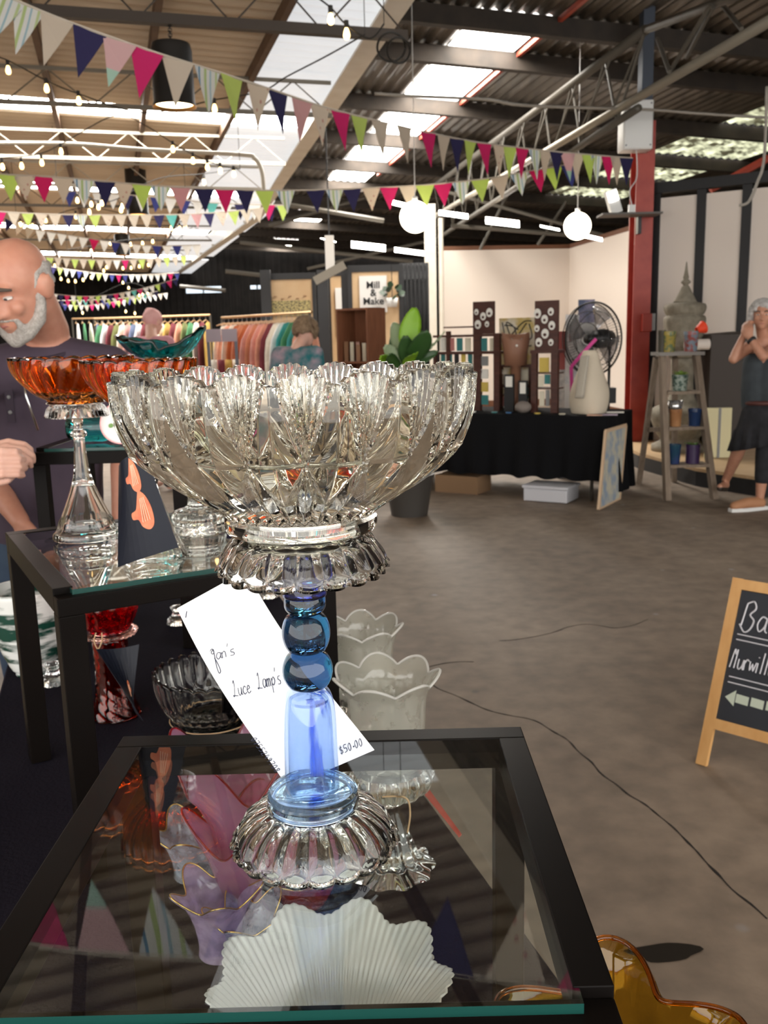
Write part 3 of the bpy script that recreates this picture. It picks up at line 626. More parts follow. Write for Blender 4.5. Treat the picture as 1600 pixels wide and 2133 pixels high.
def tag_main():
    A, B_, C_, D_ = at(369, 1267, Yt), at(512, 1188, Yt), at(780, 1562, Yt - .01), at(600, 1640, Yt - .01)
    t = thing('paper_tag', 'large white card price tag handwritten and hung on the blue stemmed lamp', 'tag', A)
    nrm = (D_ - A).cross(B_ - A).normalized(); nrm = nrm if nrm.y < 0 else -nrm
    P = lambda u, v: A.lerp(B_, u).lerp(D_.lerp(C_, u), v) - nrm * (.006 * sin(pi * v)) + (B_ - A) * (-.13 * sin(pi * v) * 1.0) * (1 - .5 * v)
    MB().slab(lambda u, v: P(u, v) - A, 6, 20, .0005).build('card', m_card, t)
    def Fpx(x0, y0, ang):
        d0 = at(x0, y0, Yt); ex = (at(x0 + 100 * cos(ang), y0 - 100 * sin(ang), Yt) - d0).normalized(); ey = (at(x0 - 100 * sin(ang), y0 - 100 * cos(ang), Yt) - d0).normalized()
        def F(a, b):
            p = d0 + ex * a + ey * b; k = (p - A - nrm * 0).dot(nrm); d = (p - CAM).normalized()
            # drop the pen point onto the curved card
            v = max(0, min(1, (p - A).dot((D_ - A)) / (D_ - A).length_squared)); off = (.0012 - .006 * sin(pi * v)) - k
            q = p + d * (off / d.dot(nrm)); return q - A
        return F
    mm = MB(); px = .72 / FPX
    strokes(mm, "Jan's", Fpx(438, 1378, .28), 26 * px, .00032, xs=.80); strokes(mm, "Luce", Fpx(487, 1452, .25), 36 * px, .00032, xs=.42); strokes(mm, "Lamp's", Fpx(538, 1436, .25), 36 * px, .00032, xs=.40)
    strokes(mm, "0755249708", Fpx(522, 1540, -.93), 13 * px, .00028, adv=.80, xs=.95); strokes(mm, "$50.00", Fpx(709, 1572, .38), 18 * px, .00036, adv=.75, xs=.75); strokes(mm, "1", Fpx(383, 1287, .1), 14 * px, .0004)
    tag(mm.build('handwriting', m_ink, t), kind='stuff')
    e = at(521, 1214, Yt - .004) - A; MB().lathe([(0, 0), (.0022, 0), (.0022, .0006), (0, .0006)], 16, c=tuple(e)).build('punched_hole', m_twine, t)
    MB().tube(smoothpath([e, e + V((.02, -.004, .012)), AX + V((.0, .018, zz(1205) + Z1)) - A], 5), .0006, 5).build('string', m_twine, t)
tag_main()
# ================================================================ orange compotes and what stands on the second stand
def compote(label, xc, Y, zb, bowl, skirt, stem, rows=16, foot_ribs=40):
    p = at(xc, 1100, Y); x = onz_axis(xc, Y, zb)
    t = thing('glass_compote', label, 'compote', (x, Y, zb), .3, 'orange compotes on the second stand')
    pr = lambda it: [(r, z - zb) for r, z in pxprof(xc, Y, it)]
    B = interp(pr(bowl), 5); N = 22
    def fo(ph, tt_, r, z):
        s = lobe(ph + tt_ * .45, N); top = max(0, 1 - tt_ * 8)
        return r - .0045 * (1 - abs(cos(s * pi / 2))) * min(1, (1 - tt_) * 3), z + top * .0035 * cos(s * pi / 2)
    shell(MB(), B, N * 10, fo, .005, inner_floor=B[-1][1] + .014, k=2).build('bowl', g_orange, t, True)
    zb2 = B[-1][1]; K = interp(pr(skirt), 4)
    kr = lambda ph, i, r, z: (r + (.0012 * cos(44 * ph) if i > 4 else 0), z + (.0008 * cos(44 * ph) if i > 6 else 0))
    MB().lathe([(0, zb2 - .0004), (B[-1][0], zb2 - .0004)] + [(r, min(z, zb2 - .001)) for r, z in K] + [(K[-1][0] - .004, K[-1][1] + .001), (.016, zb2 - .007), (0, zb2 - .007)], 132, fn=lambda ph, i, r, z: (kr(ph, i, r, z) if i < len(K) + 2 else (r, z))).build('skirt', g_clear, t, True)
    St = interp(pr(stem), 5); St = [(r, max(.001, min(z, zb2 - .0075))) for r, z in St]
    inn = [(r - .004, z) for r, z in St if r > .016][::-1]
    MB().lathe([(0, St[0][1])] + St + inn + [(0, inn[-1][1] + .006)], 64, fn=lambda ph, i, r, z: (r + .0012 * abs(cos(20 * ph)) * (1 if St[-1][0] - .012 < r else 0), z)).build('trumpet_foot', g_clear, t, True)
    return t
def onz_axis(xc, Y, z): return at(xc, 1066, Y).x
E1 = dict(bowl=[(746, 127), (765, 124), (785, 114), (805, 96), (820, 78), (829, 62), (833, 56), (838, 60)], skirt=[(840, 52), (848, 57), (858, 61), (867, 64)],
          stem=[(868, 14), (880, 10), (893, 9), (899, 15), (905, 17), (911, 12), (920, 11), (950, 13), (985, 17), (1020, 27), (1055, 41), (1080, 52), (1098, 58), (1108, 66), (1118, 67)])
compote('orange swirl glass compote on a trumpet foot, nearest the bald man', 178, 1.456, Z2, **E1)
E2 = dict(bowl=[(752, 120), (772, 117), (795, 106), (815, 90), (832, 72), (842, 58), (848, 54), (853, 57)], skirt=[(855, 48), (865, 52), (876, 55), (885, 58)],
          stem=[(886, 14), (900, 10), (920, 12), (930, 15), (938, 12), (980, 14), (1030, 24), (1080, 40), (1115, 52), (1135, 60), (1150, 68), (1158, 69)])
compote('second orange glass compote, overlapped by the big cut glass bowl', 312, 1.335, Z2, **E2)
def pedestal():
    Y = 1.50; t = thing('glass_lamp', 'clear glass column lamp on a domed foot behind the dark photo card', 'lamp', (at(412, 1066, Y).x, Y, Z2))
    pr = lambda it: [(r, z - Z2) for r, z in pxprof(412, Y, it)]
    St = interp(pr([(985, 30), (1000, 20), (1045, 19), (1056, 28), (1062, 46), (1072, 54), (1084, 52), (1100, 56), (1108, 57)]), 4); St = [(r, max(z, .001)) for r, z in St]
    MB().lathe([(0, St[0][1])] + St + [(0, .001)], 60, fn=lambda ph, i, r, z: (r * (1 + .03 * cos(16 * ph)), z)).build('column', g_warm, t, True)
    Bw = interp(pr([(930, 80), (950, 70), (975, 45), (984, 32)]), 4)
    shell(MB(), Bw, 80, lambda ph, tt_, r, z: (r + .002 * cos(16 * ph), z), .004).build('dish', g_clear, t, True)
pedestal()
# ---------- photo cards
def lampshape(F):
    """a small printed compote: outline in card coordinates"""
    return [F(a, b) for a, b in ((0, 1), (.18, .8), (.25, .45), (.2, .1), (.05, -.02), (-.12, .1), (-.2, .3), (-.38, .36), (-.4, .52), (-.22, .56), (-.12, .75))]
def photo_card(label, C4, bend, pics, m=m_bcard):
    A, B_, C_, D_ = [at(*c) for c in C4]; t = thing('photo_card', label, 'card', A); n = (D_ - A).cross(B_ - A).normalized(); n = n if n.y < 0 else -n
    P = lambda u, v: A.lerp(B_, u).lerp(D_.lerp(C_, u), v) + n * (bend * sin(pi * u)) - A
    MB().slab(P, 10, 6, .0006).build('card', m, t)
    for (u, v, sx, sy, rot) in pics:
        def F(a, b):
            uu, vv_ = u + sx * (a * cos(rot) - b * sin(rot)), v - sy * (a * sin(rot) + b * cos(rot)); return P(uu, vv_) + n * .0012
        pl = smoothpath(lampshape(F) + [F(0, 1)], 4)[:-1]
        pic = MB().prism(pl, n * .0004).build('printed_picture', m_print, t)
        for k in range(4):
            a = F(-.08 + .07 * k, .2); b = F(.0 + .04 * k, .78); MB().tube([a + n * .0006, b + n * .0006], .0006, 4).build('printed_rib', M('print_light', (.80, .48, .32), .4), pic)
    return t
photo_card('dark curved card printed with two orange lamps, beside the trumpet foot', [(248, 972, 1.22), (300, 935, 1.20), (372, 1140, 1.20), (246, 1182, 1.215)], .012, [(.66, .36, .50, .34, .05), (.70, .74, .56, .40, .05)])
photo_card('black photo card hanging on twine from the ruby lamp', [(200, 1352, 1.60), (290, 1342, 1.63), (275, 1470, 1.60), (298, 1502, 1.55)], -.012, [(.55, .5, .3, .3, 2.9)])
photo_card('photo card with a red lamp, leaning at the table edge', [(872, 1640, 1.19), (885, 1632, 1.21), (962, 1738, 1.10), (955, 1742, 1.09)], .003, [], M('red_photo', (.55, .10, .08), .4))
# ---------- teal glass and plate on the third stand
def teal():
    Y = 2.25; x = at(337, 720, Y).x; t = thing('glass_bowl', 'saddle shaped teal glass bowl raised on a stem above the orange compotes', 'bowl', (x, Y, Z3))
    zr_ = at(337, 715, Y).z - Z3; n = 64
    def F(u, v):
        ph = 2 * pi * u; r = .004 + .106 * v ** .7; lift = .052 * v * v + .022 * v ** 2 * cos(2 * ph) * (1.2 if cos(ph) > 0 else .35)
        return V((r * cos(ph), r * .85 * sin(ph), zr_ - .04 + lift + .002 * sin(14 * ph) * v))
    MB().slab(F, n, 14, .005).build('bowl', g_teal, t, True)
    MB().lathe(interp([(.001, zr_ - .04), (.014, zr_ - .042), (.008, zr_ - .09), (.012, .03), (.04, .008), (.042, .001)], 5) + [(0, .001)], 40).build('stem', g_teal, t, True)
    p = at(195, 893, 2.22); v = thing('glass_vase', 'dark teal glass vase lying on its side on the rear stand', 'vase', (p.x, p.y, Z3))
    MB().tube([V((-.065, 0, .037)), V((-.06, 0, .037)), V((-.03, 0, .037)), V((.03, 0, .037)), V((.06, 0, .037)), V((.068, 0, .037)), V((.10, 0, .037))], [.012, .026, .034, .034, .03, .016, .018], 24).build('body', g_teal, v, True)
    p = at(262, 905, 2.16); d = thing('plate', 'white floral china plate with a pink rim propped on the rear stand', 'plate', (p.x, p.y, Z3))
    T = Matrix.Translation((0, 0, .052)) @ Matrix.Rotation(R_(62), 4, 'X') @ Matrix.Rotation(0, 4, 'Z')
    mb = MB(); mb.lathe([(0, 0), (.03, 0), (.036, .003), (.056, .006), (.056, .008), (.034, .006), (0, .003)], 40); mb.v = [tuple(T @ V(q)) for q in mb.v]
    mb.build('dish', M('china', (.8, .8, .8), .2), d, True)
    mb = MB(); mb.lathe([(.0545, .0085), (.057, .008), (.057, .006), (.0545, .0065)], 40, close=True); mb.v = [tuple(T @ V(q)) for q in mb.v]; mb.build('rim_band', M('pink_band', (.85, .45, .45), .3), d, True)
    for k, (a, b, c_) in enumerate(((-.02, .02, 'r'), (.018, .03, 'g'), (.0, -.02, 'r'), (-.03, -.01, 'g'), (.03, -.012, 'b'), (.005, .012, 'g'))):
        mb = MB(); mb.lathe([(0, .009), (.007 if c_ == 'r' else .005, .009), (.006, .0095), (0, .0095)], 7, c=(a, b, -.003 if abs(a) + abs(b) < .035 else -.0008)); mb.v = [tuple(T @ V(q)) for q in mb.v]
        mb.build('painted_flower', {'r': M('rose_red', (.75, .12, .1), .3), 'g': M('leaf_green', (.2, .35, .12), .3), 'b': M('blue_flower', (.2, .15, .4), .3)}[c_], d)
teal()
# ---------- ruby lamp behind the second stand
def ruby():
    Y = 1.715; xc = 226; t = thing('glass_lamp', 'ruby red glass lamp with thumbprint bowl, under the second stand', 'lamp', (at(xc, 1300, Y).x, Y, ZT))
    pr = lambda it: [(r, z - ZT) for r, z in pxprof(xc, Y, it)]
    B = interp(pr([(1225, 62), (1245, 66), (1270, 62), (1295, 52), (1308, 42), (1312, 38)]), 6)
    def fo(ph, tt_, r, z):
        row = tt_ * 3.2; k = int(row); s = lobe(ph, 14, .5 * (k % 2)); q = (row - k) * 2 - 1; d = s * s / .5 + q * q / .72
        return r - (.0035 * (1 - d) ** .5 if d < 1 else 0), z
    o = shell(MB(), B, 14 * 12, fo, .004, k=2).build('bowl', g_ruby, t, True)
    R1 = pr([(1303, 50), (1313, 58), (1320, 56), (1324, 40)]); zt2 = min(R1[0][1], B[-1][1] - .001)
    MB().lathe([(0, zt2), (R1[0][0], zt2), R1[1], R1[2], R1[3], (0, R1[3][1])], 60, fn=lambda ph, i, r, z: (r + (.0015 * cos(30 * ph) if i in (2, 3) else 0), z)).build('rim_plate', g_pink, t, True)
    P = interp(pr([(1326, 36), (1360, 35), (1400, 34), (1440, 38), (1470, 46), (1485, 50), (1493, 52)]), 5); P = [(r, max(.001, z)) for r, z in P]
    MB().lathe([(0, P[0][1])] + P + [(r - .005, z) for r, z in P[::-1]] + [(0, P[0][1] - .01)], 60, fn=lambda ph, i, r, z: (r + .001 * sin(9 * ph + z * 300), z)).build('pillar', g_ruby2, t, True)
    a = at(200, 1318, 1.66) - t.location; MB().tube(smoothpath([a, at(196, 1335, 1.655) - t.location, at(204, 1352, 1.65) - t.location, at(212, 1335, 1.655) - t.location, at(212, 1318, 1.66) - t.location], 5), .0012, 5).build('twine_loop', m_twine, t)
g_ruby2 = glass('red_orange_glass', (.95, .05, .015)); ruby()
# ---------- clear bowl with honeycomb on the table
def honey():
    Y = 1.66; xc = 440; t = thing('glass_bowl', 'clear fluted bowl with honeycomb cutting, on the cloth behind the tag', 'bowl', (at(xc, 1450, Y).x, Y, ZT))
    pr = lambda it: [(r, z - ZT) for r, z in pxprof(xc, Y, it)]
    B = interp(pr([(1400, 118), (1425, 114), (1450, 106), (1475, 92), (1490, 80), (1500, 78), (1508, 84)]), 6); B = [(r, max(z, .001)) for r, z in B]; N = 26
    def fo(ph, tt_, r, z):
        s = lobe(ph, N); top = max(0, 1 - tt_ * 3)
        if tt_ < .35: h = -.004 * abs(s) ** 2
        else:
            row = (tt_ - .35) * 7; k = int(row); s2 = lobe(ph, N, .5 * (k % 2)); q = (row - k) * 2 - 1; d = s2 * s2 + q * q; h = -.003 * (1 - d) if d < 1 else 0
        return r + h, z + max(0, 1 - tt_ * 6) * .008 * cos(s * pi / 2)
    shell(MB(), B, N * 10, fo, .007, inner_floor=.012, k=2).build('bowl', g_clear, t, True)
    MB().tube([V((B[-1][0] * 1.04 * cos(a), B[-1][0] * 1.04 * sin(a), .014)) for a in [2 * pi * i / 40 for i in range(41)]], .001, 5).build('raffia_tie', m_twine, t)
honey()
# ---------- ruffled shades
def wave(x, sc): return 2 * abs(cos(x / 2)) - 1 if sc else cos(x)
def ruffle(mb, prof, N, amp, drop, p=2.2, n=160, th=.0018, ph0=0, pleat=0, np=60, sc=False):
    m = len(prof)
    def F(u, v):
        i = v * (m - 1); k = min(int(i), m - 2); f = i - k; r = prof[k][0] + (prof[k + 1][0] - prof[k][0]) * f; z = prof[k][1] + (prof[k + 1][1] - prof[k][1]) * f
        ph = 2 * pi * u; w = (1 - v) ** p; c_ = wave(N * ph + ph0, sc)
        r += amp * w * c_ + pleat * cos(np * ph) * (.3 + .7 * (1 - v)); z += drop * w * c_
        return V((r * cos(ph), r * sin(ph), z))
    return mb.slab(F, n, m * 3, th)
def rimring(prof, N, amp, drop, ph0=0, rr=.0013, n=120, sc=False):
    r, z = prof[0]; return MB().tube([V(((r + amp * wave(N * a + ph0, sc)) * cos(a), (r + amp * wave(N * a + ph0, sc)) * sin(a), z + drop * wave(N * a + ph0, sc))) for a in [2 * pi * i / n for i in range(n + 1)]], rr, 6, cap=False)
def frosted_pleated():
    p = onz(688, 2040, .868); t = thing('glass_lampshade', 'frosted white pleated glass shade with ruffled rim, under the nearest stand', 'lampshade', (p.x, p.y, ZT))
    pr = interp([(.106, .150), (.090, .130), (.072, .105), (.058, .08), (.046, .05), (.036, .02), (.034, .002)], 4)
    ruffle(MB(), pr, 9, .006, .006, 2.2, n=400, pleat=.0013, np=80, th=.002, ph0=.7).build('shade', t_frost, t, True)
frosted_pleated()
def cran():
    Y = 1.06; t = thing('glass_vase', 'tall cranberry glass tulip vase with deep ruffles behind the nearest stand', 'vase', (-.195, Y, ZT))
    pr = interp([(.072, .212), (.056, .188), (.040, .15), (.030, .11), (.024, .07), (.022, .03), (.032, .006), (.034, .001)], 4)
    ruffle(MB(), pr, 4, .012, .034, 1.5, n=160, ph0=1.2, th=.0022).build('tulip', t_cran, t, True)
    rimring(pr, 4, .012, .034, 1.2, .0016).build('rim', g_ruby, t, True)
    p = onz(500, 1712, .86); s = thing('glass_lampshade', 'small cranberry edged ruffled glass shade in front of the tulip vase', 'lampshade', (p.x, p.y - .01, ZT))
    pr = interp([(.055, .142), (.046, .12), (.034, .09), (.024, .05), (.020, .01), (.024, .001)], 4)
    ruffle(MB(), pr, 3, .012, .026, 1.5, n=140, ph0=2.6, th=.002).build('shade', t_cran, s, True); rimring(pr, 3, .012, .026, 2.6, .0015).build('rim', g_ruby, s, True)
cran()
def opal(label, x, y, z, r, h, mat, ph0, rim=m_gold, N=5):
    p = onz(x, y, ZT + z); t = thing('glass_lampshade', label, 'lampshade', (p.x, p.y, ZT), 0, 'ruffled opal shades under the nearest stand')
    pr = interp([(r, h), (r * .78, h * .86), (r * .6, h * .6), (r * .5, h * .25), (r * .52, .001)], 4)
    ruffle(MB(), pr, N, .009, .010, 1.6, n=140, ph0=ph0).build('shade', mat, t, True); rimring(pr, N, .009, .010, ph0, .0011).build('rim', rim, t, True)
opal('lilac opal glass shade with a thin gold rim beside the cranberry stem', 452, 1850, .085, .048, .085, t_lilac, .4)
opal('grey speckled glass shade with a thick gold rim, below the cranberry ruffle', 398, 1725, .07, .050, .07, t_smoke, 1.6)
opal('pale blue glass shade with gold rim touching the frosted pleated shade', 512, 1900, .06, .042, .06, t_smoke, 2.4)
def red_box():
    p = onz(625, 1868, .76); t = thing('glass_dish', 'small red glass dish with gold trim behind the frosted pleated shade', 'dish', (p.x, p.y + .04, ZT))
    pr = interp([(.045, .05), (.038, .03), (.028, .008), (.02, .001)], 4); ruffle(MB(), pr, 6, .006, .004, 1.5, n=120).build('dish', thin('red_film', (.85, .2, .18), frost=.25, fcol=(.8, .2, .15)), t, True); rimring(pr, 6, .006, .004, 0, .0012).build('rim', m_gold, t, True)
red_box()
# ---------- frosted lamps
def frost_lamp(label, xc, Y, rim, foot=True, ph0=.3):
    t = thing('glass_lamp', label, 'lamp', (at(xc, 1500, Y).x, Y, ZT), 0, 'frosted shade lamps on crystal feet')
    pr = lambda it: [(r, z - ZT) for r, z in pxprof(xc, Y, it)]
    P = interp(pr(rim), 5); n = len(P)
    def F(ph, i, r, z): return r, z
    ruffle(MB(), P, 7, .005, .007, 2.6, n=210, ph0=ph0, th=.0022, sc=True).build('shade', t_frostp, t, True)
    rimring(P, 7, .005, .007, ph0, .0018, 210, True).build('rim', t_frost, t, True)
    zc = P[-1][1]; rr = P[-1][0]
    Bq = interp([(rr * 1.25, zc + .012), (rr * 1.42, zc - .008), (rr * 1.2, zc - .028), (rr * .6, zc - .04)], 5)
    MB().lathe([(0, zc - .001), (rr * 1.02, zc - .001), (rr * 1.05, zc + .012)] + Bq + [(0, zc - .041)], 96, fn=lambda ph, i, r, z: (r * (1 + .045 * cos(14 * ph) * (1 if i > 3 else 0)), z)).build('holder', g_clear, t, True)
    Q = interp([(rr * .55, zc - .0415), (rr * .34, zc - .055), (rr * .5, max(zc - .08, .04)), (rr * .9, .02), (rr * 1.35, .006), (rr * 1.4, .001)], 5)
    MB().lathe([(0, zc - .0415)] + [q for q in Q if q[1] > 0] + [(0, .001)], 90, fn=lambda ph, i, r, z: (r * (1 + .05 * cos(10 * ph)), z)).build('foot', g_clear, t, True)
    a = V((rr * .5, -rr * 1.38, zc - .012)); MB().tube(smoothpath([a + V((-.03, -.004, .004)), a, a + V((.006, -.002, -.02)), a + V((.002, .0, -.05))], 5), .0012, 5).build('raffia', m_twine, t)
frost_lamp('frosted ruffled shade lamp on a crystal foot, right behind the nearest stand', 806, 1.16, [(1408, 106), (1432, 86), (1460, 78), (1510, 76), (1560, 72), (1600, 66)])
frost_lamp('second frosted ruffled shade lamp, the farther one at the table edge', 758, 1.43, [(1305, 82), (1325, 68), (1350, 62), (1390, 60), (1430, 56), (1455, 52)], ph0=1.3)
# ---------- amber vase at the corner of the table
def amber():
    p = onz(1288, 2128, .885); t = thing('glass_vase', 'amber glass vase with a deeply waved rim at the table corner', 'vase', (p.x, p.y, ZT))
    pr = interp([(.078, .163), (.071, .15), (.065, .12), (.064, .07), (.056, .02), (.05, .001)], 4)
    ruffle(MB(), pr, 4, .023, .006, 1.1, n=200, ph0=.7, th=.004).build('body', t_amber, t, True)
    rimring(pr, 4, .023, .006, .7, .0026, 160).build('rim', glass('burnt_amber', (.85, .35, .06)), t, True)
amber()
# ---------- small clear pieces farther along the table
for (x, y, l) in ((372, 1290, 'small clear glass foot standing far along the navy cloth'), (560, 1235, 'clear faceted glass piece far behind the big saucer'), (112, 1415, 'tiny clear glass knob near the legs of the second stand')):
    p = onz(x, y + 8, ZT); t = tag(MB().lathe(interp([(.001, .05), (.018, .045), (.012, .03), (.026, .012), (.03, .001)], 5) + [(0, .001)], 40, fn=lambda ph, i, r, z: (r * (1 + .06 * cos(12 * ph)), z)).build('glass_finial', g_clear, None, True, tuple(p)), l, 'glass')
def marble():
    b = thing('marbled_bowl', 'white bowl with dark green marbling at the table edge behind the second stand', 'bowl', (-.80, 1.965, ZT))
    m = M('green_marble', (.7, .72, .7), .15, noise_=(9, (.01, .05, .035), .06, (1, 1, 5)))
    shell(MB(), interp([(.083, .20), (.085, .18), (.078, .10), (.05, .02), (.04, .012), (.04, .001)], 5), 64, lambda ph, tt_, r, z: (r, z), .005).build('bowl', m, b, True)
marble()
# ================================================================ stalls farther back
def rectbox(mb, x0, y0, x1, y1, Y, d=.03):
    """upright box whose front face spans the picture rectangle at distance Y"""
    xc, yc = (x0 + x1) / 2, (y0 + y1) / 2; a, b = at(x0, yc, Y), at(x1, yc, Y); t, u = at(xc, y0, Y), at(xc, y1, Y)
    return mb.box((a.x, Y, u.z), (b.x, Y + d, t.z))
m_choc = M('dark_stained_wood', (.045, .014, .010), .45, noise_=(9, (.085, .028, .018), .25, (1, 1, 6)))
m_wood = M('brown_shelf_wood', (.17, .062, .030), .5, noise_=(5, (.25, .10, .05), .25, (6, 6, 1)))
m_grey = M('mid_grey', (.25, .25, .25), .5); m_cream = M('cream_card', (.72, .66, .52), .6)
# ---------- black cloth jewellery table
J0 = onz(1262, 868, .74); J0.z = 0; je = V((-.852, .524, 0)); jf = V((.524, .852, 0)); JL, JD = 2.2, .78; jrot = math.atan2(-.524, .852)
def JT(s, w, z): return J0 + je * s + jf * w + V((0, 0, z))
jt_ = thing('trestle_table', 'trestle table under the black cloth, holding the jewellery stands', 'table', tuple(JT(JL / 2, JD / 2, 0)), jrot)
MB().cbox((0, 0, .715), (JL - .04, JD - .04, .03)).build('tabletop', MATS['white_plastic'], jt_)
for x in (-.95, .97):
    for y in (-.33, .33): MB().tube([(x, y, 0), (x, y, .70)], .016, 8).build('leg', MATS['dull_pipe'], jt_, True)
def jcloth():
    n = 220; L = [JL, JD, JL, JD]; rows = []
    def per(k):
        d = k / n * sum(L)
        if d < L[0]: return JT(d, 0, 0), -jf, .19
        d -= L[0]
        if d < L[1]: return JT(JL, d, 0), je, .2
        d -= L[1]
        if d < L[2]: return JT(JL - d, JD, 0), jf, .2
        return JT(0, JD - (d - L[2]), 0), -je, .06
    for k_, z in enumerate((.74, .732, .5, .3, .0)):
        row = []
        for k in range(n):
            p, o, lo = per(k); zz_ = lo + .01 * sin(k * .6) if k_ == 4 else z
            row.append(p + o * ((.72 - zz_) * .07 * (1 + .8 * sin(k * .75) + .5 * sin(k * .31)) if k_ > 1 else .004 * k_) + V((0, 0, zz_)))
        rows.append(row)
    vs = [p for r in rows for p in r]
    tag(MB().add(vs, [tuple(range(n))[::-1]] + [(i * n + j, i * n + (j + 1) % n, (i + 1) * n + (j + 1) % n, (i + 1) * n + j) for i in range(4) for j in range(n)]).build('tablecloth', M('black_cloth', (.006, .006, .007), .95, spec=.15), None, 'auto'), 'plain black cloth draped over the jewellery table', 'tablecloth')
jcloth(); JZ = .741
def jY(px, w):
    d = ray(px, 800); d = V((d.x, d.y, 0)); o = J0 + jf * w              # where the picture column px meets the line at depth w on the table
    det = d.x * (-je.y) - d.y * (-je.x); t = ((o.x) * (-je.y) - (o.y) * (-je.x)) / det; return t * d.y
def jrect(mb, x0, y0, x1, y1, w, d=.02, z0=None):
    """box parallel to the table edge spanning a picture rectangle at depth w"""
    ya, yb = jY(x0, w), jY(x1, w); xm = (x0 + x1) / 2; ym = jY(xm, w); a, b = at(x0, 800, ya), at(x1, 800, yb)
    zt = at(xm, y0, ym).z; zb = z0 if z0 is not None else at(xm, y1, ym).z
    return mb.prism([(a.x, a.y, zb), (b.x, b.y, zb), (b.x, b.y, zt), (a.x, a.y, zt)], jf * d)
def origin(px, w, z=JZ): p = at(px, 800, jY(px, w)); return V((p.x, p.y, z))
class Loc(MB):
    """builder in world space, built relative to a thing's base"""
    def put(s, name, mat, t, smooth=False):
        s.v = [tuple(V(p) - t.location) for p in s.v]; return s.build(name, mat, t, smooth)
m_pearl = M('pale_earring_card', (.78, .76, .70), .5)
def earring_board(label, x0, y0, x1, y1, w, spots, foot):
    t = thing('earring_board', label, 'display', origin((x0 + x1) / 2, w, foot))
    jrect(Loc(), x0, y0, x1, y1, w, .03, foot).put('board', m_choc, t)
    for x, y, r in spots:
        p = at(x, y, jY(x, w)) - jf * .004; k = p.y / FPX; ex = -je
        jrect  # each pale oval card with a dark drop in it
        ec = Loc().add([p + ex * (r * k * .8 * cos(a)) + V((0, 0, r * k * sin(a))) for a in [2 * pi * i / 14 for i in range(14)]] + [p - jf * .003 + ex * (r * k * .8 * cos(a)) + V((0, 0, r * k * sin(a))) for a in [2 * pi * i / 14 for i in range(14)]], [tuple(range(14, 28))] + [(i, (i + 1) % 14, 14 + (i + 1) % 14, 14 + i) for i in range(14)]).put('earring_card', m_pearl, t)
        Loc().sphere(p - jf * .005 + V((0, 0, -.2 * r * k)), r * k * .34, 8, 6).put('earring', m_choc, t).parent = ec
SP1 = [(993, 650, 6), (1007, 659, 8), (1020, 651, 9), (996, 676, 9), (1015, 675, 6)]
SP2 = [(1120, 653, 10), (1148, 649, 8), (1135, 665, 9), (1119, 684, 7), (1150, 678, 9), (1136, 695, 10), (1123, 713, 9), (1148, 713, 7)]
# lattice stand of the left half
def jstand(label, w, posts, shelves, cards, name='jewellery_stand'):
    xs = [p[0] for p in posts] + [p[2] for p in posts]; t = thing(name, label, 'stand', origin(sum(xs) / len(xs), w))
    for x0, y0, x1, y1 in posts: jrect(Loc(), x0, y0, x1, y1, w, .05, JZ if y1 >= 850 else None).put('post', m_choc, t)
    for x0, y0, x1, y1 in shelves: jrect(Loc(), x0, y0, x1, y1, w - .01, .16).put('shelf', m_choc, t)
    for i, (x0, y0, x1, y1, c) in enumerate(cards): jrect(Loc(), x0, y0, x1, y1, w + .03, .008).put('jewellery_card', c, t)
    return t
m_c = [m_cream, M('black_card', (.02, .02, .022), .5), M('yellow_card', (.62, .46, .10), .6), m_pearl, M('teal_card', (.04, .2, .2), .5), M('rose_card', (.5, .2, .18), .5), m_grey]
random.seed(3); rc_ = lambda: random.choice(m_c)
cards = []
for x in range(905, 985, 14): cards.append((x, 737, x + 9, 770, rc_()))
for x in range(918, 1036, 17):
    if not 985 < x < 1000: cards.append((x, 704, x + 12, 731, rc_()))
for y in range(742, 850, 27): cards += [(1001, y, 1017, y + 20, rc_())]
for y in range(780, 850, 24): cards += [(940, y, 952, y + 18, rc_()), (962, y, 976, y + 18, rc_())]
jstand('dark wooden jewellery stand with open shelves beside the banana plant', .30, [(903, 735, 909, 862), (930, 690, 936, 862), (986, 694, 1000, 862), (1028, 694, 1040, 862)], [(903, 697, 1040, 702), (905, 732, 1042, 738), (905, 772, 1000, 777), (925, 680, 985, 683), (905, 815, 990, 819)], cards)
zb_ = at(1007, 696, jY(1007, .34)).z
earring_board('small dark board of five pale earring cards atop the jewellery stand', 986, 628, 1029, 696, .34, SP1, zb_)
cards = [(1135 - 12, 745, 1135 + 8, 775, m_c[2]), (1122, 782, 1132, 806, m_c[0]), (1134, 780, 1146, 800, m_c[4]), (1124, 815, 1134, 846, m_c[0]), (1137, 812, 1145, 846, m_c[6])]
jstand('dark wooden cabinet stand under the taller earring board', .22, [(1106, 733, 1117, 862), (1147, 733, 1161, 862)], [(1104, 729, 1163, 736), (1106, 776, 1161, 779), (1106, 808, 1161, 811)], cards)
earring_board('taller dark board of eight pale earring cards by the painting', 1113, 626, 1161, 730, .25, SP2, at(1137, 729.5, jY(1137, .25)).z)
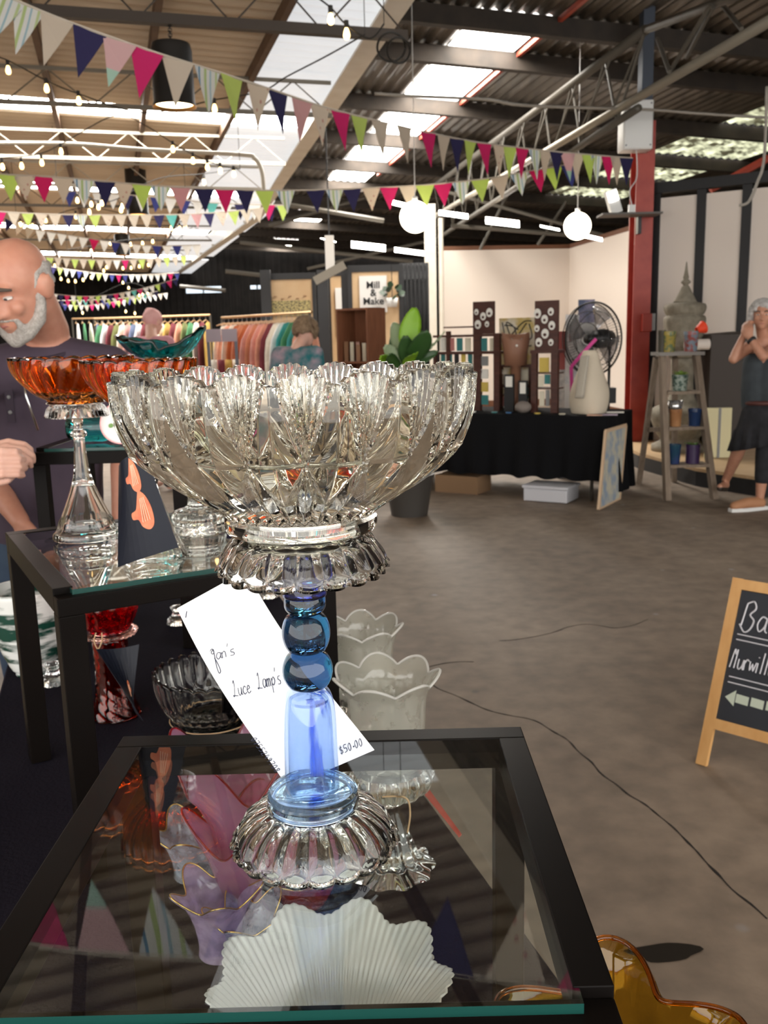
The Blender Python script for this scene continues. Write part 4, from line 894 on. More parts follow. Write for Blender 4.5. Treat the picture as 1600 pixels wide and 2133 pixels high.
# lattice with small frames in the middle
cards = [(1042, 770, 1056, 800, m_c[0]), (1062, 768, 1080, 790, m_c[2]), (1085, 770, 1100, 796, m_c[0]), (1043, 826, 1055, 846, m_c[5]), (1058, 826, 1070, 846, m_c[0]), (1090, 800, 1102, 830, m_c[4])]
jstand('low dark shelf of small framed jewellery between the two tall stands', .42, [(1040, 763, 1044, 862), (1101, 763, 1105, 862), (1070, 763, 1073, 862)], [(1038, 760, 1106, 765), (1038, 803, 1106, 807), (1038, 822, 1106, 825)], cards)
for x0, y0, x1, y1, l in ((1050, 780, 1070, 812, 'small black framed picture on the low jewellery shelf'), (1080, 793, 1098, 826, 'second black framed picture, the one nearer the tall board')):
    w = .25; t = thing('picture_frame', l, 'frame', origin((x0 + x1) / 2, w)); jrect(Loc(), x0, y0, x1, y1, w, .02, JZ).put('frame', m_black, t); jrect(Loc(), x0 + 3, y0 + 4, x1 - 3, y1 - 6, w - .004, .004).put('picture', m_pearl, t)
# abstract canvas, bust
m_abs = M('abstract_painting', (.60, .46, .16), .6, noise_=(9, (.75, .70, .58), .12))
w = .62; t = thing('painting', 'abstract ochre and cream canvas standing behind the necklace bust', 'painting', origin(1076, w))
jrect(Loc(), 1040, 662, 1114, 862, w, .02, JZ).put('canvas', m_abs, t)
random.seed(5)
for i in range(9):
    y0 = jY(1076, w); P = [at(1046 + random.random() * 60, 668 + random.random() * 62, y0) - jf * .006 for _ in range(3)]
    for q in P: q.y = q.y
    Loc().tube(smoothpath([origin(1046 + random.random() * 62, w, 0) - jf * .002 + V((0, 0, at(1076, 668 + random.random() * 60, y0).z)) for _ in range(3)], 6), .006, 5).put('painted_line', m_black, t)
p = origin(1074, .36); t = thing('necklace_bust', 'tan leather necklace bust between the two earring boards', 'bust', p)
zb0 = at(1074, 762, p.y).z - JZ; zt0 = at(1074, 700, p.y).z - JZ; k = p.y / FPX
Loc_ = MB(); Loc_.lathe([(.05, 0), (.045, zb0 * .4), (.05, zb0), (23 * k, zb0 + .002), (25 * k, (zb0 + zt0) / 2), (29 * k, zt0 - .04), (28 * k, zt0), (20 * k, zt0 - .01), (0, zt0 - .02)], 32, fn=lambda ph, i, r, z: (r * (1 - .45 * abs(sin(ph))) if i > 2 else r, z + (.045 * abs(cos(ph)) - .03 + .02 * cos(4 * ph) if i > 5 else 0)))
Loc_.build('torso', M('tan_leather', (.26, .125, .075), .55), t, True)
MB().tube([V((x_ * .05, -.066, zt0 - .02 - .05 * (1 - abs(x_)))) for x_ in (-1, -.5, 0, .5, 1)], .0025, 6).build('necklace', MATS['mid_grey'], t, True); MB().sphere((0, -.07, zt0 - .085), .012, 10, 8).build('pendant', m_pearl, t, True)
p = origin(1090, .12); tag(MB().sphere((0, 0, .055), .075, 16, 10, sc=(1, .8, .73)).build('stone', M('grey_stone', (.19, .16, .14), .7), None, True, tuple(p)), 'smooth grey brown stone on the black cloth of the jewellery table', 'stone')
# tall printed banners standing behind the table end
for x0, y0, ym_, x1, Y, m, m2, l in ((1160, 690, 770, 1178, 9.2, M('red_print', (.30, .05, .04), .5), M('grey_photo', (.32, .30, .29), .6, noise_=(12, (.55, .5, .46), .1)), 'narrow red topped banner beside the taller earring board'), (1178, 655, 800, 1206, 9.5, M('grey_print', (.55, .56, .58), .6, noise_=(14, (.72, .72, .72), .08)), M('pale_print', (.66, .64, .62), .6), 'tall pale grey printed banner behind the cream fabric form'), (1204, 624, 672, 1238, 9.7, M('blue_violet_print', (.07, .09, .16), .6, noise_=(7, (.27, .24, .36), .1)), MATS['pale_print'] if 'pale_print' in MATS else M('pale_print', (.66, .64, .62), .6), 'banner with a blue and violet top standing behind the fan cage')):
    a, b = at(x0, 700, Y), at(x1, 700, Y); zt, zm = at((x0 + x1) / 2, y0, Y).z, at((x0 + x1) / 2, ym_, Y).z; t = thing('banner', l, 'banner', ((a.x + b.x) / 2, Y, 0)); w = (b.x - a.x) / 2
    MB().box((-w, 0, zm), (w, .012, zt)).build('printed_top', m, t); MB().box((-w, 0, .02), (w, .012, zm)).build('printed_sheet', m2, t); MB().box((-w, -.12, 0), (w, .14, .02)).build('foot', m_grey, t)
m_pk = M('magenta_ribbon', (.70, .07, .32), .5)
t = thing('ribbon', 'magenta ribbon arrow hanging on the sheets behind the mannequin', 'ribbon', origin(1190, .6))
pts = [(1192, 850), (1191, 800), (1190, 764), (1212, 738), (1242, 706)]
for (xa, ya), (xb, yb) in zip(pts, pts[1:]):
    A, B = at(xa, ya, jY(xa, .6)), at(xb, yb, jY(xb, .6)); A.z = max(A.z, JZ); Loc().bar(A, B, .012, .03, upv=tuple((B - A).cross(jf).normalized())).put('band', m_pk, t)
# mannequin / dress form
p = origin(1228, .30); k = p.y / FPX; t = thing('dress_form', 'cream pear shaped fabric form with a draped collar, beside the fan', 'form', p)
pr = [(35, 862), (39, 845), (40, 825), (37, 805), (29, 782), (22, 762), (18, 745), (16, 735), (13, 730)]
pr = [(r * k, at(1228, y, p.y).z - JZ) for r, y in pr]; pr[0] = (pr[0][0], 0)
MB().lathe([(0, 0)] + interp(pr, 4) + [(0, pr[-1][1])], 32, fn=lambda ph, i, r, z: (r * (1 + .05 * sin(3 * ph + z * 6)) + z * 0, z)).build('body', M('cream_linen', (.62, .54, .42), .85, bump=(60, .3)), t, True)
MB().slab(lambda u, v: V((-.10 - .055 * v + .05 * u + .02 * sin(9 * u), -.10 - .05 * v - .02 * u + .03 * sin(5 * u), pr[-2][1] - .02 - .36 * v)), 8, 12, .008).build('draped_scarf', M('grey_linen', (.45, .41, .34), .9, bump=(40, .4)), t, True)
# loose jewellery on the cloth edge
random.seed(11)
for i, (px, m, l) in enumerate(((985, m_pearl, 'pale bead strand lying on the black cloth at the stand foot'), (1030, m_c[4], 'teal pendant lying in front of the small earring board'), (1060, M('blue_bead', (.06, .16, .32), .3), 'blue bracelet lying in front of the necklace bust'), (1120, m_c[2], 'gold ring dish lying in front of the cabinet stand'), (1172, m_cream, 'cream price card lying beside the dress form'))):
    q = origin(px, .07); tag(MB().lathe([(.022, 0), (.03, .006), (.028, .012), (.02, .008)], 14, close=True).build('bracelet', m, None, True, tuple(q)), l, 'jewellery')
for px, w, m, l, sx in ((1240, .10, M('peach_card', (.75, .45, .32), .6), 'peach coloured leaflet on the black tablecloth', .13), (1268, .16, M('lilac_card', (.55, .45, .55), .6), 'lilac leaflet on the black tablecloth near its corner', .16), (1283, .40, m_pearl, 'white leaflet on the cloth beneath the fan', .15)):
    q = origin(px, w); tag(MB().cbox((0, 0, .003), (sx, .11, .005)).build('leaflet', m, None, False, tuple(q), jrot + .3), l, 'leaflet')
# leaning frame at the end, tubs below
A, B = onz(1247, 1062, 0), onz(1290, 1040, 0); dirr = (B - A); dirr.z = 0; top = at(1262, 898, A.y + .22); upv = (top - A); nrm = dirr.cross(upv).normalized()
t = thing('picture_frame', 'tall pale timber picture frame leaning against the jewellery table end', 'frame', A); fw = .03
C_, D_ = upv + dirr, upv
for a, b in ((V(), dirr), (dirr, C_), (C_, D_), (D_, V())): MB().bar(a, b, .03, .02, upv=tuple(nrm)).build('frame_bar', M('pale_timber', (.60, .43, .28), .5), t)
MB().prism([V(), dirr, C_, D_], nrm * .006).build('collage', M('collage', (.55, .52, .40), .6, noise_=(9, (.28, .34, .42), .1)), t)
p = at(1148, 1040, 7.9); t = thing('storage_tub', 'white plastic tub under the black clothed table', 'tub', (p.x, p.y, 0), jrot)
MB().box((-.2, -.15, .005), (.2, .15, .12)).build('tub', M('white_tub', (.55, .55, .58), .4), t, bevel=.01); MB().box((-.21, -.16, .12), (.21, .16, .145)).build('lid', MATS['white_tub'], t, bevel=.005)
p = at(965, 1035, 8.5); t = thing('cardboard_box', 'brown cardboard box in the shade under the jewellery table', 'box', (p.x, p.y, 0), jrot)
MB().box((-.22, -.15, 0), (.22, .15, .16)).build('carton', M('cardboard', (.25, .15, .08), .8), t); MB().box((-.22, -.001, .16), (.22, .001 + .15, .164)).build('flap', MATS['cardboard'], t)
# ---------- pedestal fan
def fan():
    Y = 8.95; c = at(1232, 706, Y); b = at(1266, 900, Y + .1); t = thing('pedestal_fan', 'black pedestal fan with wire cage behind the jewellery table', 'fan', (b.x, b.y, 0)); o = t.location
    hub = V((at(1266, 704, Y).x, Y + .06, c.z)); ax = V((-.80, -.60, .0)).normalized(); R = .345; ce = hub + ax * .20
    x = ax.cross(V((0, 0, 1))).normalized(); y = V((0, 0, 1)); mk = M('fan_black', (.012, .012, .013), .35)
    loc = lambda p: p - o
    for rr, dz, th in ((R, 0, .009), (R * .97, .05, .005), (R * .75, .075, .004), (R * .45, .09, .004), (R * .75, -.055, .004)):
        MB().tube([loc(ce + ax * dz + (x * cos(a) + y * sin(a)) * rr) for a in [2 * pi * i / 48 for i in range(49)]], th, 6, cap=False).build('cage_ring', mk, t, True)
    wires = MB()
    for i in range(72):
        a = 2 * pi * i / 72; e = x * cos(a) + y * sin(a)
        wires.tube([loc(ce + ax * .095 + e * .05), loc(ce + ax * .08 + e * R * .7), loc(ce + e * R)], .0018, 4); wires.tube([loc(ce - ax * .06 + e * .06), loc(ce - ax * .055 + e * R * .75), loc(ce + e * R)], .0018, 4)
    tag(wires.build('cage_wires', mk, t), kind='stuff')
    for k in range(4):
        a0 = k * pi / 2 + .4
        MB().slab(lambda u, v: loc(ce + (x * cos(a0 + (v - .5) * (.5 + .5 * u)) + y * sin(a0 + (v - .5) * (.5 + .5 * u))) * (.05 + .26 * u) + ax * (.05 * (v - .5))), 6, 5, .004).build('blade', thin('smoked_blade', (.72, .72, .74), frost=.25, fcol=(.25, .25, .26)), t, True)
    MB().tube([loc(ce + ax * .08), loc(ce - ax * .05), loc(ce - ax * .06), loc(ce - ax * .16), loc(ce - ax * .25), loc(ce - ax * .28)], [.045, .045, .09, .095, .08, .04], 20).build('motor', mk, t, True)
    z0 = c.z - .08 - 0; MB().tube([(0, 0, .02), (0, 0, .6)], .022, 12).build('lower_pole', mk, t, True); MB().tube([(0, 0, .6), (0, 0, z0)], .014, 12).build('upper_pole', mk, t, True)
    MB().tube([(0, 0, .55), (0, 0, .66)], .034, 12).build('height_collar', mk, t, True); MB().tube([(0, 0, z0 - .02), loc(hub) * .6 + V((0, 0, z0 * .4)), loc(hub)], .025, 10).build('neck', mk, t, True)
    MB().box((-.06, -.06, .75), (.06, .06, .9)).build('control_box', mk, t); MB().lathe([(0, 0), (.24, 0), (.24, .02), (.05, .05), (0, .05)], 32).build('base', mk, t, True)
fan()
# ---------- step ladder with pots
def ladder():
    fl_, fr = onz(1390, 1043, 0), onz(1488, 1040, 0); bl, br = onz(1331, 1008, 0), onz(1404, 1004, 0); tl, tr_ = at(1379, 741, 7.95), at(1450, 739, 7.95); zt = tl.z
    t = thing('step_ladder', 'weathered timber step ladder used as a plant stand', 'ladder', fl_); o = t.location; m = M('weathered_timber', (.17, .125, .09), .8, noise_=(8, (.27, .21, .155), .25, (4, 4, .7)))
    L = lambda p: p - o; yb = tl + V((0, .22, 0)); yb2 = tr_ + V((0, .22, 0))
    for a, b in ((fl_, tl), (fr, tr_)): MB().bar(L(a), L(b), .045, .09, upv=(0, 1, 0)).build('front_rail', m, t)
    for a, b in ((bl, tl + V((-.02, .1, -.02))), (br, tr_ + V((-.14, .12, -.02)))): MB().bar(L(a), L(b), .04, .05, upv=(0, 1, 0)).build('rear_rail', m, t)
    steps = []
    for y in (818, 891, 967):
        z = at(1420, y, 7.85).z; u = z / zt; a, b = fl_.lerp(tl, u), fr.lerp(tr_, u); MB().box(tuple(L(a) + V((.02, -.06, -.012))), tuple(L(b) + V((-.02, .13, .012)))).build('step', m, t); steps.append((a, b, z + .0125))
    MB().box(tuple(L(tl) + V((-.04, -.08, 0))), tuple(L(tr_) + V((.05, .2, .028)))).build('top_step', M('grey_timber', (.25, .23, .21), .75), t)
    MB().bar(L(bl.lerp(tl, .45)), L(br.lerp(tr_, .45)), .03, .04).build('brace', m, t)
    return [(tl, tr_, zt + .0285)] + steps
ST = ladder()
def pot(label, px, step, y0, hw, m, taper=.85, plant=None, rim=True):
    a, b, z = ST[step]; Y = a.y + (.06 if step == 0 else .03); p = at(px, 800, Y); k = Y / FPX; h = at(px, y0, Y).z - z; r = hw * k
    t = thing('plant_pot', label, 'pot', (p.x, Y, z)); pr = [(0, 0), (r * taper, 0), (r * .96, h * .8), (r, h * .82), (r, h), (r * .86, h), (r * .8, h * .75), (0, h * .75)]
    MB().lathe(pr, 24).build('pot', m, t, 'auto')
    if plant:
        random.seed(int(px))
        for i in range(plant[1]):
            a_ = random.random() * 2 * pi; rr = r * (.5 + random.random() * .9); hh = plant[2] * (.5 + random.random() * .6); e = V((cos(a_), sin(a_), 0))
            MB().slab(lambda u, v: e * (rr * u) + V((0, 0, h * .75 + hh * sin(u * 2.2))) + e.cross(V((0, 0, 1))) * ((v - .5) * .035 * sin(pi * min(1, u * .9 + .1))), 5, 2, .0015).build('leaf', plant[0], t, True)
    return t
m_leafg = M('pot_leaf', (.10, .20, .035), .5); m_leafy = M('light_leaf', (.22, .36, .06), .5)
pot('ochre mosaic pot on the ladder top near the red column', 1390, 0, 690, 15, M('ochre_mosaic', (.35, .27, .06), .4, noise_=(30, (.12, .16, .08), .06)), plant=(m_leafg, 4, .03))
pot('blue and pink mosaic pot on the ladder top', 1436, 0, 690, 15, M('pink_mosaic', (.30, .08, .07), .4, noise_=(25, (.20, .25, .30), .06)))
pot('dark figurine pot at the edge of the ladder top', 1376, 0, 688, 8, M('dark_bronze', (.05, .045, .03), .5), .9)
pot('green speckled pot with a leafy plant on the upper step', 1416, 1, 780, 17, M('green_speckle', (.04, .08, .06), .35, noise_=(40, (.28, .33, .28), .05)), plant=(m_leafy, 16, .06))
pot('terracotta pot on the middle step of the ladder', 1410, 2, 852, 13, M('terracotta', (.30, .13, .05), .7, noise_=(10, (.4, .2, .08), .2)), plant=(M('red_leaf', (.12, .03, .02), .5), 8, .03))
pot('deep blue glazed pot on the middle step of the ladder', 1450, 2, 851, 14, M('blue_glaze', (.015, .035, .10), .25))
pot('tall teal and blue glazed pot on the lowest step', 1410, 3, 925, 14, M('teal_glaze', (.015, .06, .09), .25, noise_=(8, (.03, .04, .14), .2)), .8)
pot('purple glazed pot with trailing greenery on the lowest step', 1449, 3, 925, 15, M('purple_glaze', (.04, .02, .07), .3), .95, plant=(m_leafg, 14, .05))
a, b, z = ST[1]; p = at(1408, 800, a.y + .03)
t = thing('glass_jar', 'silvery glass jar hung below the upper ladder step', 'jar', (p.x, a.y + .03, ST[2][2] + .115)); 
MB().lathe([(0, 0), (.055, 0), (.07, .1), (.066, .1), (.05, .006), (0, .006)], 24).build('jar', M('silver_glass', (.6, .6, .6), .15, metal=.8), t, True)
# red flower
a, b, z = ST[0]; Y = a.y + .05; p = at(1455, 686, Y); q = at(1438, 725, Y); t = thing('flower', 'single bright orange red poppy standing in the pink mosaic pot', 'flower', q)
m_pop = M('poppy_red', (.90, .07, .02), .5); T = Matrix.Rotation(R_(70), 4, V((-.3, 1, 0)))
MB().tube(smoothpath([V(), (p - q) * .6 + V((0, 0, .03)), p - q], 5), .003, 5).build('stalk', m_leafg, t)
for k in range(6):
    MB().slab(lambda u, v: (p - q) + T @ V(((.02 + .035 * u) * cos(k * pi / 3 + (v - .5) * 1.2), (.02 + .035 * u) * sin(k * pi / 3 + (v - .5) * 1.2), -.02 + .075 * u)), 5, 5, .002).build('petal', m_pop, t, True)
# ---------- stone lantern urn on the stage
def urn():
    Y = 9.75; xc = 1421; p = at(xc, 800, Y); k = Y / FPX; zb = .1705; t = thing('stone_urn', 'tall carved grey stone lantern with a pointed finial lid on the stage', 'urn', (p.x, Y, zb)); m = M('carved_stone', (.17, .145, .105), .85, noise_=(14, (.27, .24, .185), .2), bump=(22, .8))
    f = lambda it: [(r * k, at(xc, y, Y).z - zb) for r, y in it]
    MB().lathe([(0, f([(0, 545)])[0][1])] + interp(f([(1, 546), (4, 570), (6, 578), (5, 582), (10, 588), (5, 594), (8, 598), (16, 615), (24, 630)]), 3) + [(0, f([(0, 630)])[0][1])], 24).build('finial', m, t, True)
    MB().lathe([(0, f([(0, 630)])[0][1])] + interp(f([(25, 630.5), (37, 634), (40, 642), (37, 652), (34, 657), (38, 660), (40, 668), (37, 690), (34, 722), (26, 745)]), 3) + [(0, f([(0, 745)])[0][1])], 36, fn=lambda ph, i, r, z: (r * (1 + .05 * abs(sin(4 * ph))), z)).build('lantern_body', m, t, True)
    pr = f([(24, 746), (22, 800), (30, 835), (58, 850), (62, 868), (50, 900), (40, 915), (58, 925)]); zlo = pr[-1][1]
    MB().lathe([(0, pr[0][1])] + interp(pr, 3) + [(pr[-1][0], 0), (0, 0)] if zlo > 0 else [(0, pr[0][1])] + interp([q for q in pr if q[1] > .02], 3) + [(.28, 0), (0, 0)], 36).build('pedestal', m, t, True)
urn()
# ---------- box, roll and panel on the stage
def onstage(label, name, cat, x0, y0, x1, y1, Y, d, m, extra=None):
    a, b, tz = at(x0, 800, Y), at(x1, 800, Y), at((x0 + x1) / 2, y0, Y).z; zb = at((x0 + x1) / 2, y1, Y).z if y1 else .1705; zb = max(zb, .1705)
    t = thing(name, label, cat, ((a.x + b.x) / 2, Y, zb)); h = tz - zb; w = b.x - a.x
    MB().box((-w / 2, 0, 0), (w / 2, d, h)).build('body', m, t)
    return t, w, h
m_bb = M('dark_brown_board', (.045, .033, .026), .6)
t, w, h = onstage('dark brown plinth with an open flap behind the woman', 'plinth', 'plinth', 1478, 697, 1556, None, 9.5, .4, m_bb)
MB().prism([(-w / 2, 0, h), (w / 2 - .02, 0, h + .001), (w / 2 - .02, .05, h + .02), (-w / 2 - .08, 0.02, h - .06)], (0, .3, .01)).build('flap', m_bb, t)
t, w, h = onstage('cream suitcase like board leaning below the dark plinth', 'display_board', 'board', 1476, 850, 1528, None, 9.1, .05, M('pale_yellow', (.72, .66, .40), .6))
MB().box((-.01, -.006, 0), (.015, 0, h)).build('strap', m_grey, t)
p = at(1470, 718, 9.2); tag(MB().tube([(-.12, 0, 0), (.12, 0, 0)], .055, 20).build('paper_roll', m_white, None, 'auto', (p.x, 9.45, p.z)), 'white paper roll lying beside the top of the dark plinth', 'roll')
# ---------- boxes on the red column
p = at(1323, 265, Yc - .12); t = thing('switch_box', 'white electrical box mounted high on the red column', 'box', (p.x, Yc - .25, p.z - .25)); m_wb = M('white_enclosure', (.72, .72, .70), .4)
MB().box((-.16, 0, 0), (.16, .24, .5)).build('case', m_wb, t, bevel=.01); cv = MB().box((-.15, -.015, .01), (.15, 0, .49)).build('cover', m_wb, t, bevel=.005)
for x in (-.13, .13):
    for z in (.04, .46): MB().tube([(x, -.02, z), (x, -.014, z)], .01, 8).build('screw', m_grey, cv)
t = thing('wall_shelf', 'small black bracket shelf on the red column', 'shelf', tuple(at(1335, 445, Yc - .2)))
MB().box((-.45, -.15, -.02), (.2, .15, 0)).build('board', M('grey_board', (.12, .11, .1), .6), t); MB().box((0, .1, -.2), (.04, .19, -.02)).build('bracket', m_black, t)
p = at(1285, 432, Yc - .2); t2 = thing('floodlight', 'white floodlight tilted on the column shelf', 'light', (p.x, Yc - .2, t.location.z + .001)); T = Matrix.Rotation(R_(-18), 4, 'Y')
MB().box((-.06, -.05, .01), (.06, .05, .26), T).build('housing', m_wb, t2); MB().box((-.05, -.056, .14), (.05, -.05, .24), T).build('lens', m_tube, t2); MB().box((-.05, -.03, 0), (.05, .03, .02)).build('foot', m_black, t2)
p = at(1316, 428, Yc - .15); t2 = thing('router', 'tiny white router with cables on the column shelf', 'device', (p.x, Yc - .15, t.location.z + .001)); MB().box((-.035, -.02, 0), (.035, .02, .1)).build('case', m_wb, t2)
MB().tube(smoothpath([V((0, 0, .1)), V((-.03, -.02, .25)), V((.05, 0, .4)), V((.02, -.02, .75))], 5), .006, 5).build('cable', m_wb, t2)
p = at(1348, 672, Yc - .05); t = thing('alarm_box', 'red alarm box on the side of the red column', 'box', (p.x, Yc - .08, p.z - .1)); MB().box((-.06, 0, 0), (.05, .079, .2)).build('case', m_red, t, bevel=.008); MB().box((.05, .01, .01), (.09, .07, .2)).build('cover', m_grey, t)
# ---------- plywood booths and sign far behind
def booth(label, x0, y0, x1, Y, name='booth_panel'):
    a, b = at(x0, 650, Y), at(x1, 650, Y); zt = at((x0 + x1) / 2, y0, Y).z; t = thing(name, label, 'panel', ((a.x + b.x) / 2, Y, 0)); w = b.x - a.x
    MB().box((-w / 2, 0, 0), (w / 2, .04, zt)).build('ply_sheet', m_ply, t)
    for x in (-w / 2 - .06, w / 2): MB().box((x, -.02, 0), (x + .06, .05, zt + .1)).build('post', m_black, t)
    MB().box((-w / 2, -.02, zt), (w / 2, .05, zt + .1)).build('top_rail', m_black, t)
    return t, w, zt
t, w, zt = booth('plywood booth wall with a dark picture, behind the teal dressed person', 562, 582, 652, 15.2)
zz_ = at(608, 655, 15.2).z; MB().box((-.32, -.03, zz_ - .02), (.32, 0, zz_ + .22)).build('dark_picture', M('glitter_picture', (.03, .028, .02), .4, noise_=(60, (.5, .4, .15), .06)), t)
for i in range(5): MB().lathe([(0, 0), (.03, 0), (.02, .004), (0, .004)], 8, c=(-.25 + .12 * i, -.003, at(608, 617 + (i % 2) * 5, 15.2).z)).build('knot', m_wood, t)
t, w, zt = booth('plywood booth wall carrying the white shop sign', 735, 566, 832, 14)
def txt(s, size, parent, name, loc, mat, bold=0):
    cu = bpy.data.curves.new(name, 'FONT'); cu.body = s; cu.size = size; cu.align_x = 'CENTER'; cu.extrude = .002; cu.offset = bold
    o = bpy.data.objects.new(name, cu); COL.objects.link(o); dg = bpy.context.evaluated_depsgraph_get(); me = bpy.data.meshes.new_from_object(o.evaluated_get(dg)); bpy.data.objects.remove(o)
    me.materials.clear(); me.materials.append(mat); q = bpy.data.objects.new(name, me); COL.objects.link(q); q.parent = parent; q.location = loc; q.rotation_euler = (pi / 2, 0, 0); return q
a, b = at(748, 575, 13.95), at(807, 650, 13.95); s = thing('shop_sign', 'white shop sign in bold black letters on the plywood wall', 'sign', ((a.x + b.x) / 2, 13.96, b.z))
hs, ws = a.z - b.z, b.x - a.x; MB().box((-ws / 2, 0, 0), (ws / 2, .03, hs)).build('board', M('sign_white', (.68, .66, .63), .6), s)
for l, f in (('Mill', .66), ('&', .45), ('Make', .22)): txt(l, hs * .27, s, 'lettering', (0, -.004, hs * f), m_black, .0025)
MB().box((-ws * .28, -.003, hs * .13), (ws * .28, 0, hs * .14)).build('small_line', m_black, s)
p = at(817, 622, 13.8); t = thing('hanging_plant', 'small potted plant hanging beside the shop sign', 'plant', (p.x, 13.8, p.z - .12)); MB().lathe([(0, 0), (.07, 0), (.09, .13), (0, .13)], 16).build('pot', m_wb, t, True)
random.seed(2)
for i in range(22):
    e = V((random.uniform(-1, 1), random.uniform(-1, 1), random.uniform(-.2, 1))).normalized(); c_ = V((0, 0, .18)) + e * .1
    MB().slab(lambda u, v: c_ + e * (u * .1) + e.orthogonal() * ((v - .5) * .08 * sin(pi * u)), 3, 2, .002).build('leaf', M('dark_leaf', (.02, .045, .02), .5), t)
MB().tube([(0, 0, .13), (0, 0, .6)], .006, 5).build('cord', m_black, t)
# black curtain
a, b = at(834, 650, 15), at(893, 650, 15); zt = at(860, 548, 15).z
tag(MB().slab(lambda u, v: V((a.x + (b.x - a.x) * u, 15 + .05 * sin(u * 44), zt * (1 - v))), 90, 2, .01).build('curtain', M('black_curtain', (.008, .008, .009), .9), None, True), 'pleated black curtain between the sign and the white post', 'curtain')
# grey notice on a post
p = at(687, 528, 13.5); t = thing('notice_board', 'narrow pale notice hanging high above the bookcase', 'notice', tuple(p)); MB().cbox((0, 0, 0), (.13, .02, .5)).build('board', M('notice_grey', (.5, .47, .43), .6), t); MB().cbox((0, 0, 1.4), (.02, .02, 2.3)).build('hanger', m_black, t)
t = struct(thing('trim_4', None, None, tuple(at(690, 570, 13.4))), 'perforated grey steel rail above the bookcase'); MB().bar((-.24, 0, -.1), (.2, 0, .12), .06, .12).build('rail', MATS['grey_truss_steel'], t)
for px, Y in ((672, 14), (553, 15), (722, 14.2)):
    p = at(px, 600, Y); zt = at(px, 562, Y).z; struct(MB().box((p.x - .08, Y, 0), (p.x + .08, Y + .12, zt)).build('booth_column', m_black), None)
t, w, h_ = booth('narrow plywood booth return beside the notice', 690, 575, 715, 16); MB().box((-.02, -.05, 1.5), (.12, -.02, at(700, 600, 16).z)).build('white_frame', m_wb, t)
# bright far windows
for i, (x0, y0, x1, y1, Y) in enumerate(((388, 596, 460, 611, 35), (522, 594, 550, 602, 30))):
    w = struct(thing('window_%d' % (i + 1), None, None, tuple(at(x0, y1, Y))), 'small dim window glowing in the far dark wall' if i == 0 else 'sliver of window beside the plywood wall')
    a, b = at(x0, y1, Y), at(x1, y0, Y); MB().box((0, 0, 0), (b.x - a.x, .05, b.z - a.z)).build('pane', M('dim_window', (.5, .6, .7), .4, emit=.55, ecol=(.75, .88, 1)), w)
    MB().cbox(((b.x - a.x) / 2, -.03, (b.z - a.z) / 2), (.05, .04, b.z - a.z)).build('mullion', m_black, w)
# ---------- bookcase
def bookcase():
    Y = 9.6; p = at(735, 760, Y); zt = at(738, 642, Y).z; t = thing('bookcase', 'brown timber bookcase of cards beside the banana plant', 'bookcase', (p.x, Y, 0), R_(-38)); w, d = .42, .30
    MB().box((-w / 2, 0, 0), (-w / 2 + .02, d, zt)).build('side', m_wood, t); MB().box((w / 2 - .02, 0, 0), (w / 2, d, zt)).build('side', m_wood, t)
    MB().box((-w / 2 + .02, d - .012, 0), (w / 2 - .02, d, zt)).build('back', m_wood, t)
    for z in (.02, .42, .8, 1.18, zt - .02): MB().box((-w / 2 + .02, 0, z), (w / 2 - .02, d - .012, z + .02)).build('shelf', m_wood, t)
    random.seed(4)
    for z in (.82, 1.20):
        for i in range(6):
            c_ = MB().box((-.16 + i * .055, .06 + .03 * (i % 3), z), (-.16 + i * .055 + .045, .07 + .03 * (i % 3), z + .16 + .05 * random.random()))
            tag(c_.build('greeting_card', [M('brown_card', (.30, .16, .09), .6), m_cream, M('pink_card', (.5, .3, .25), .6)][i % 3], None, False, tuple(t.location), t.rotation_euler.z), '%s greeting card on the %s shelf of the brown bookcase' % (('brown', 'cream', 'pink')[i % 3], 'lower' if z < 1 else 'upper'), 'card', 'cards in the bookcase')
bookcase()
# ---------- banana plant
def bigleaf(mb, base, tip, w, bend, side, fold=.15, n=14):
    base = V(base); tip = V(tip); d = tip - base; s = V(side).normalized(); nrm = d.cross(s).normalized()
    return mb.slab(lambda u, v: base + d * u + nrm * (bend * sin(pi * u * .9) * d.length) + s * ((v - .5) * 2 * w * (sin(pi * min(1, u * .93 + .05)) ** .6)) + nrm * (fold * w * abs(v - .5) * 2) + nrm * (.012 * sin(u * 40) * abs(v - .5)), n, 6, .003)
Yp = 7.4; p = at(848, 800, Yp); t = thing('banana_plant', 'potted banana plant with one bright upright leaf', 'plant', (p.x, Yp, 0))
MB().lathe([(0, 0), (.15, 0), (.2, .32), (.21, .34), (.19, .34), (.17, .28), (0, .28)], 28).build('pot', M('dark_pot', (.05, .045, .04), .5), t, 'auto')
Lp = lambda x, y, dy=0: at(x, y, Yp + dy) - V((p.x, Yp, 0))
m_lb = M('bright_leaf', (.20, .42, .015), .4, trans=0, noise_=(8, (.26, .48, .03), .3)); m_ld = M('deep_leaf', (.02, .06, .015), .38, noise_=(6, (.04, .10, .025), .3)); m_lp = M('pale_leaf', (.22, .30, .16), .45, noise_=(6, (.32, .38, .25), .3))  # leaf colours: bright green, deep green and pale green
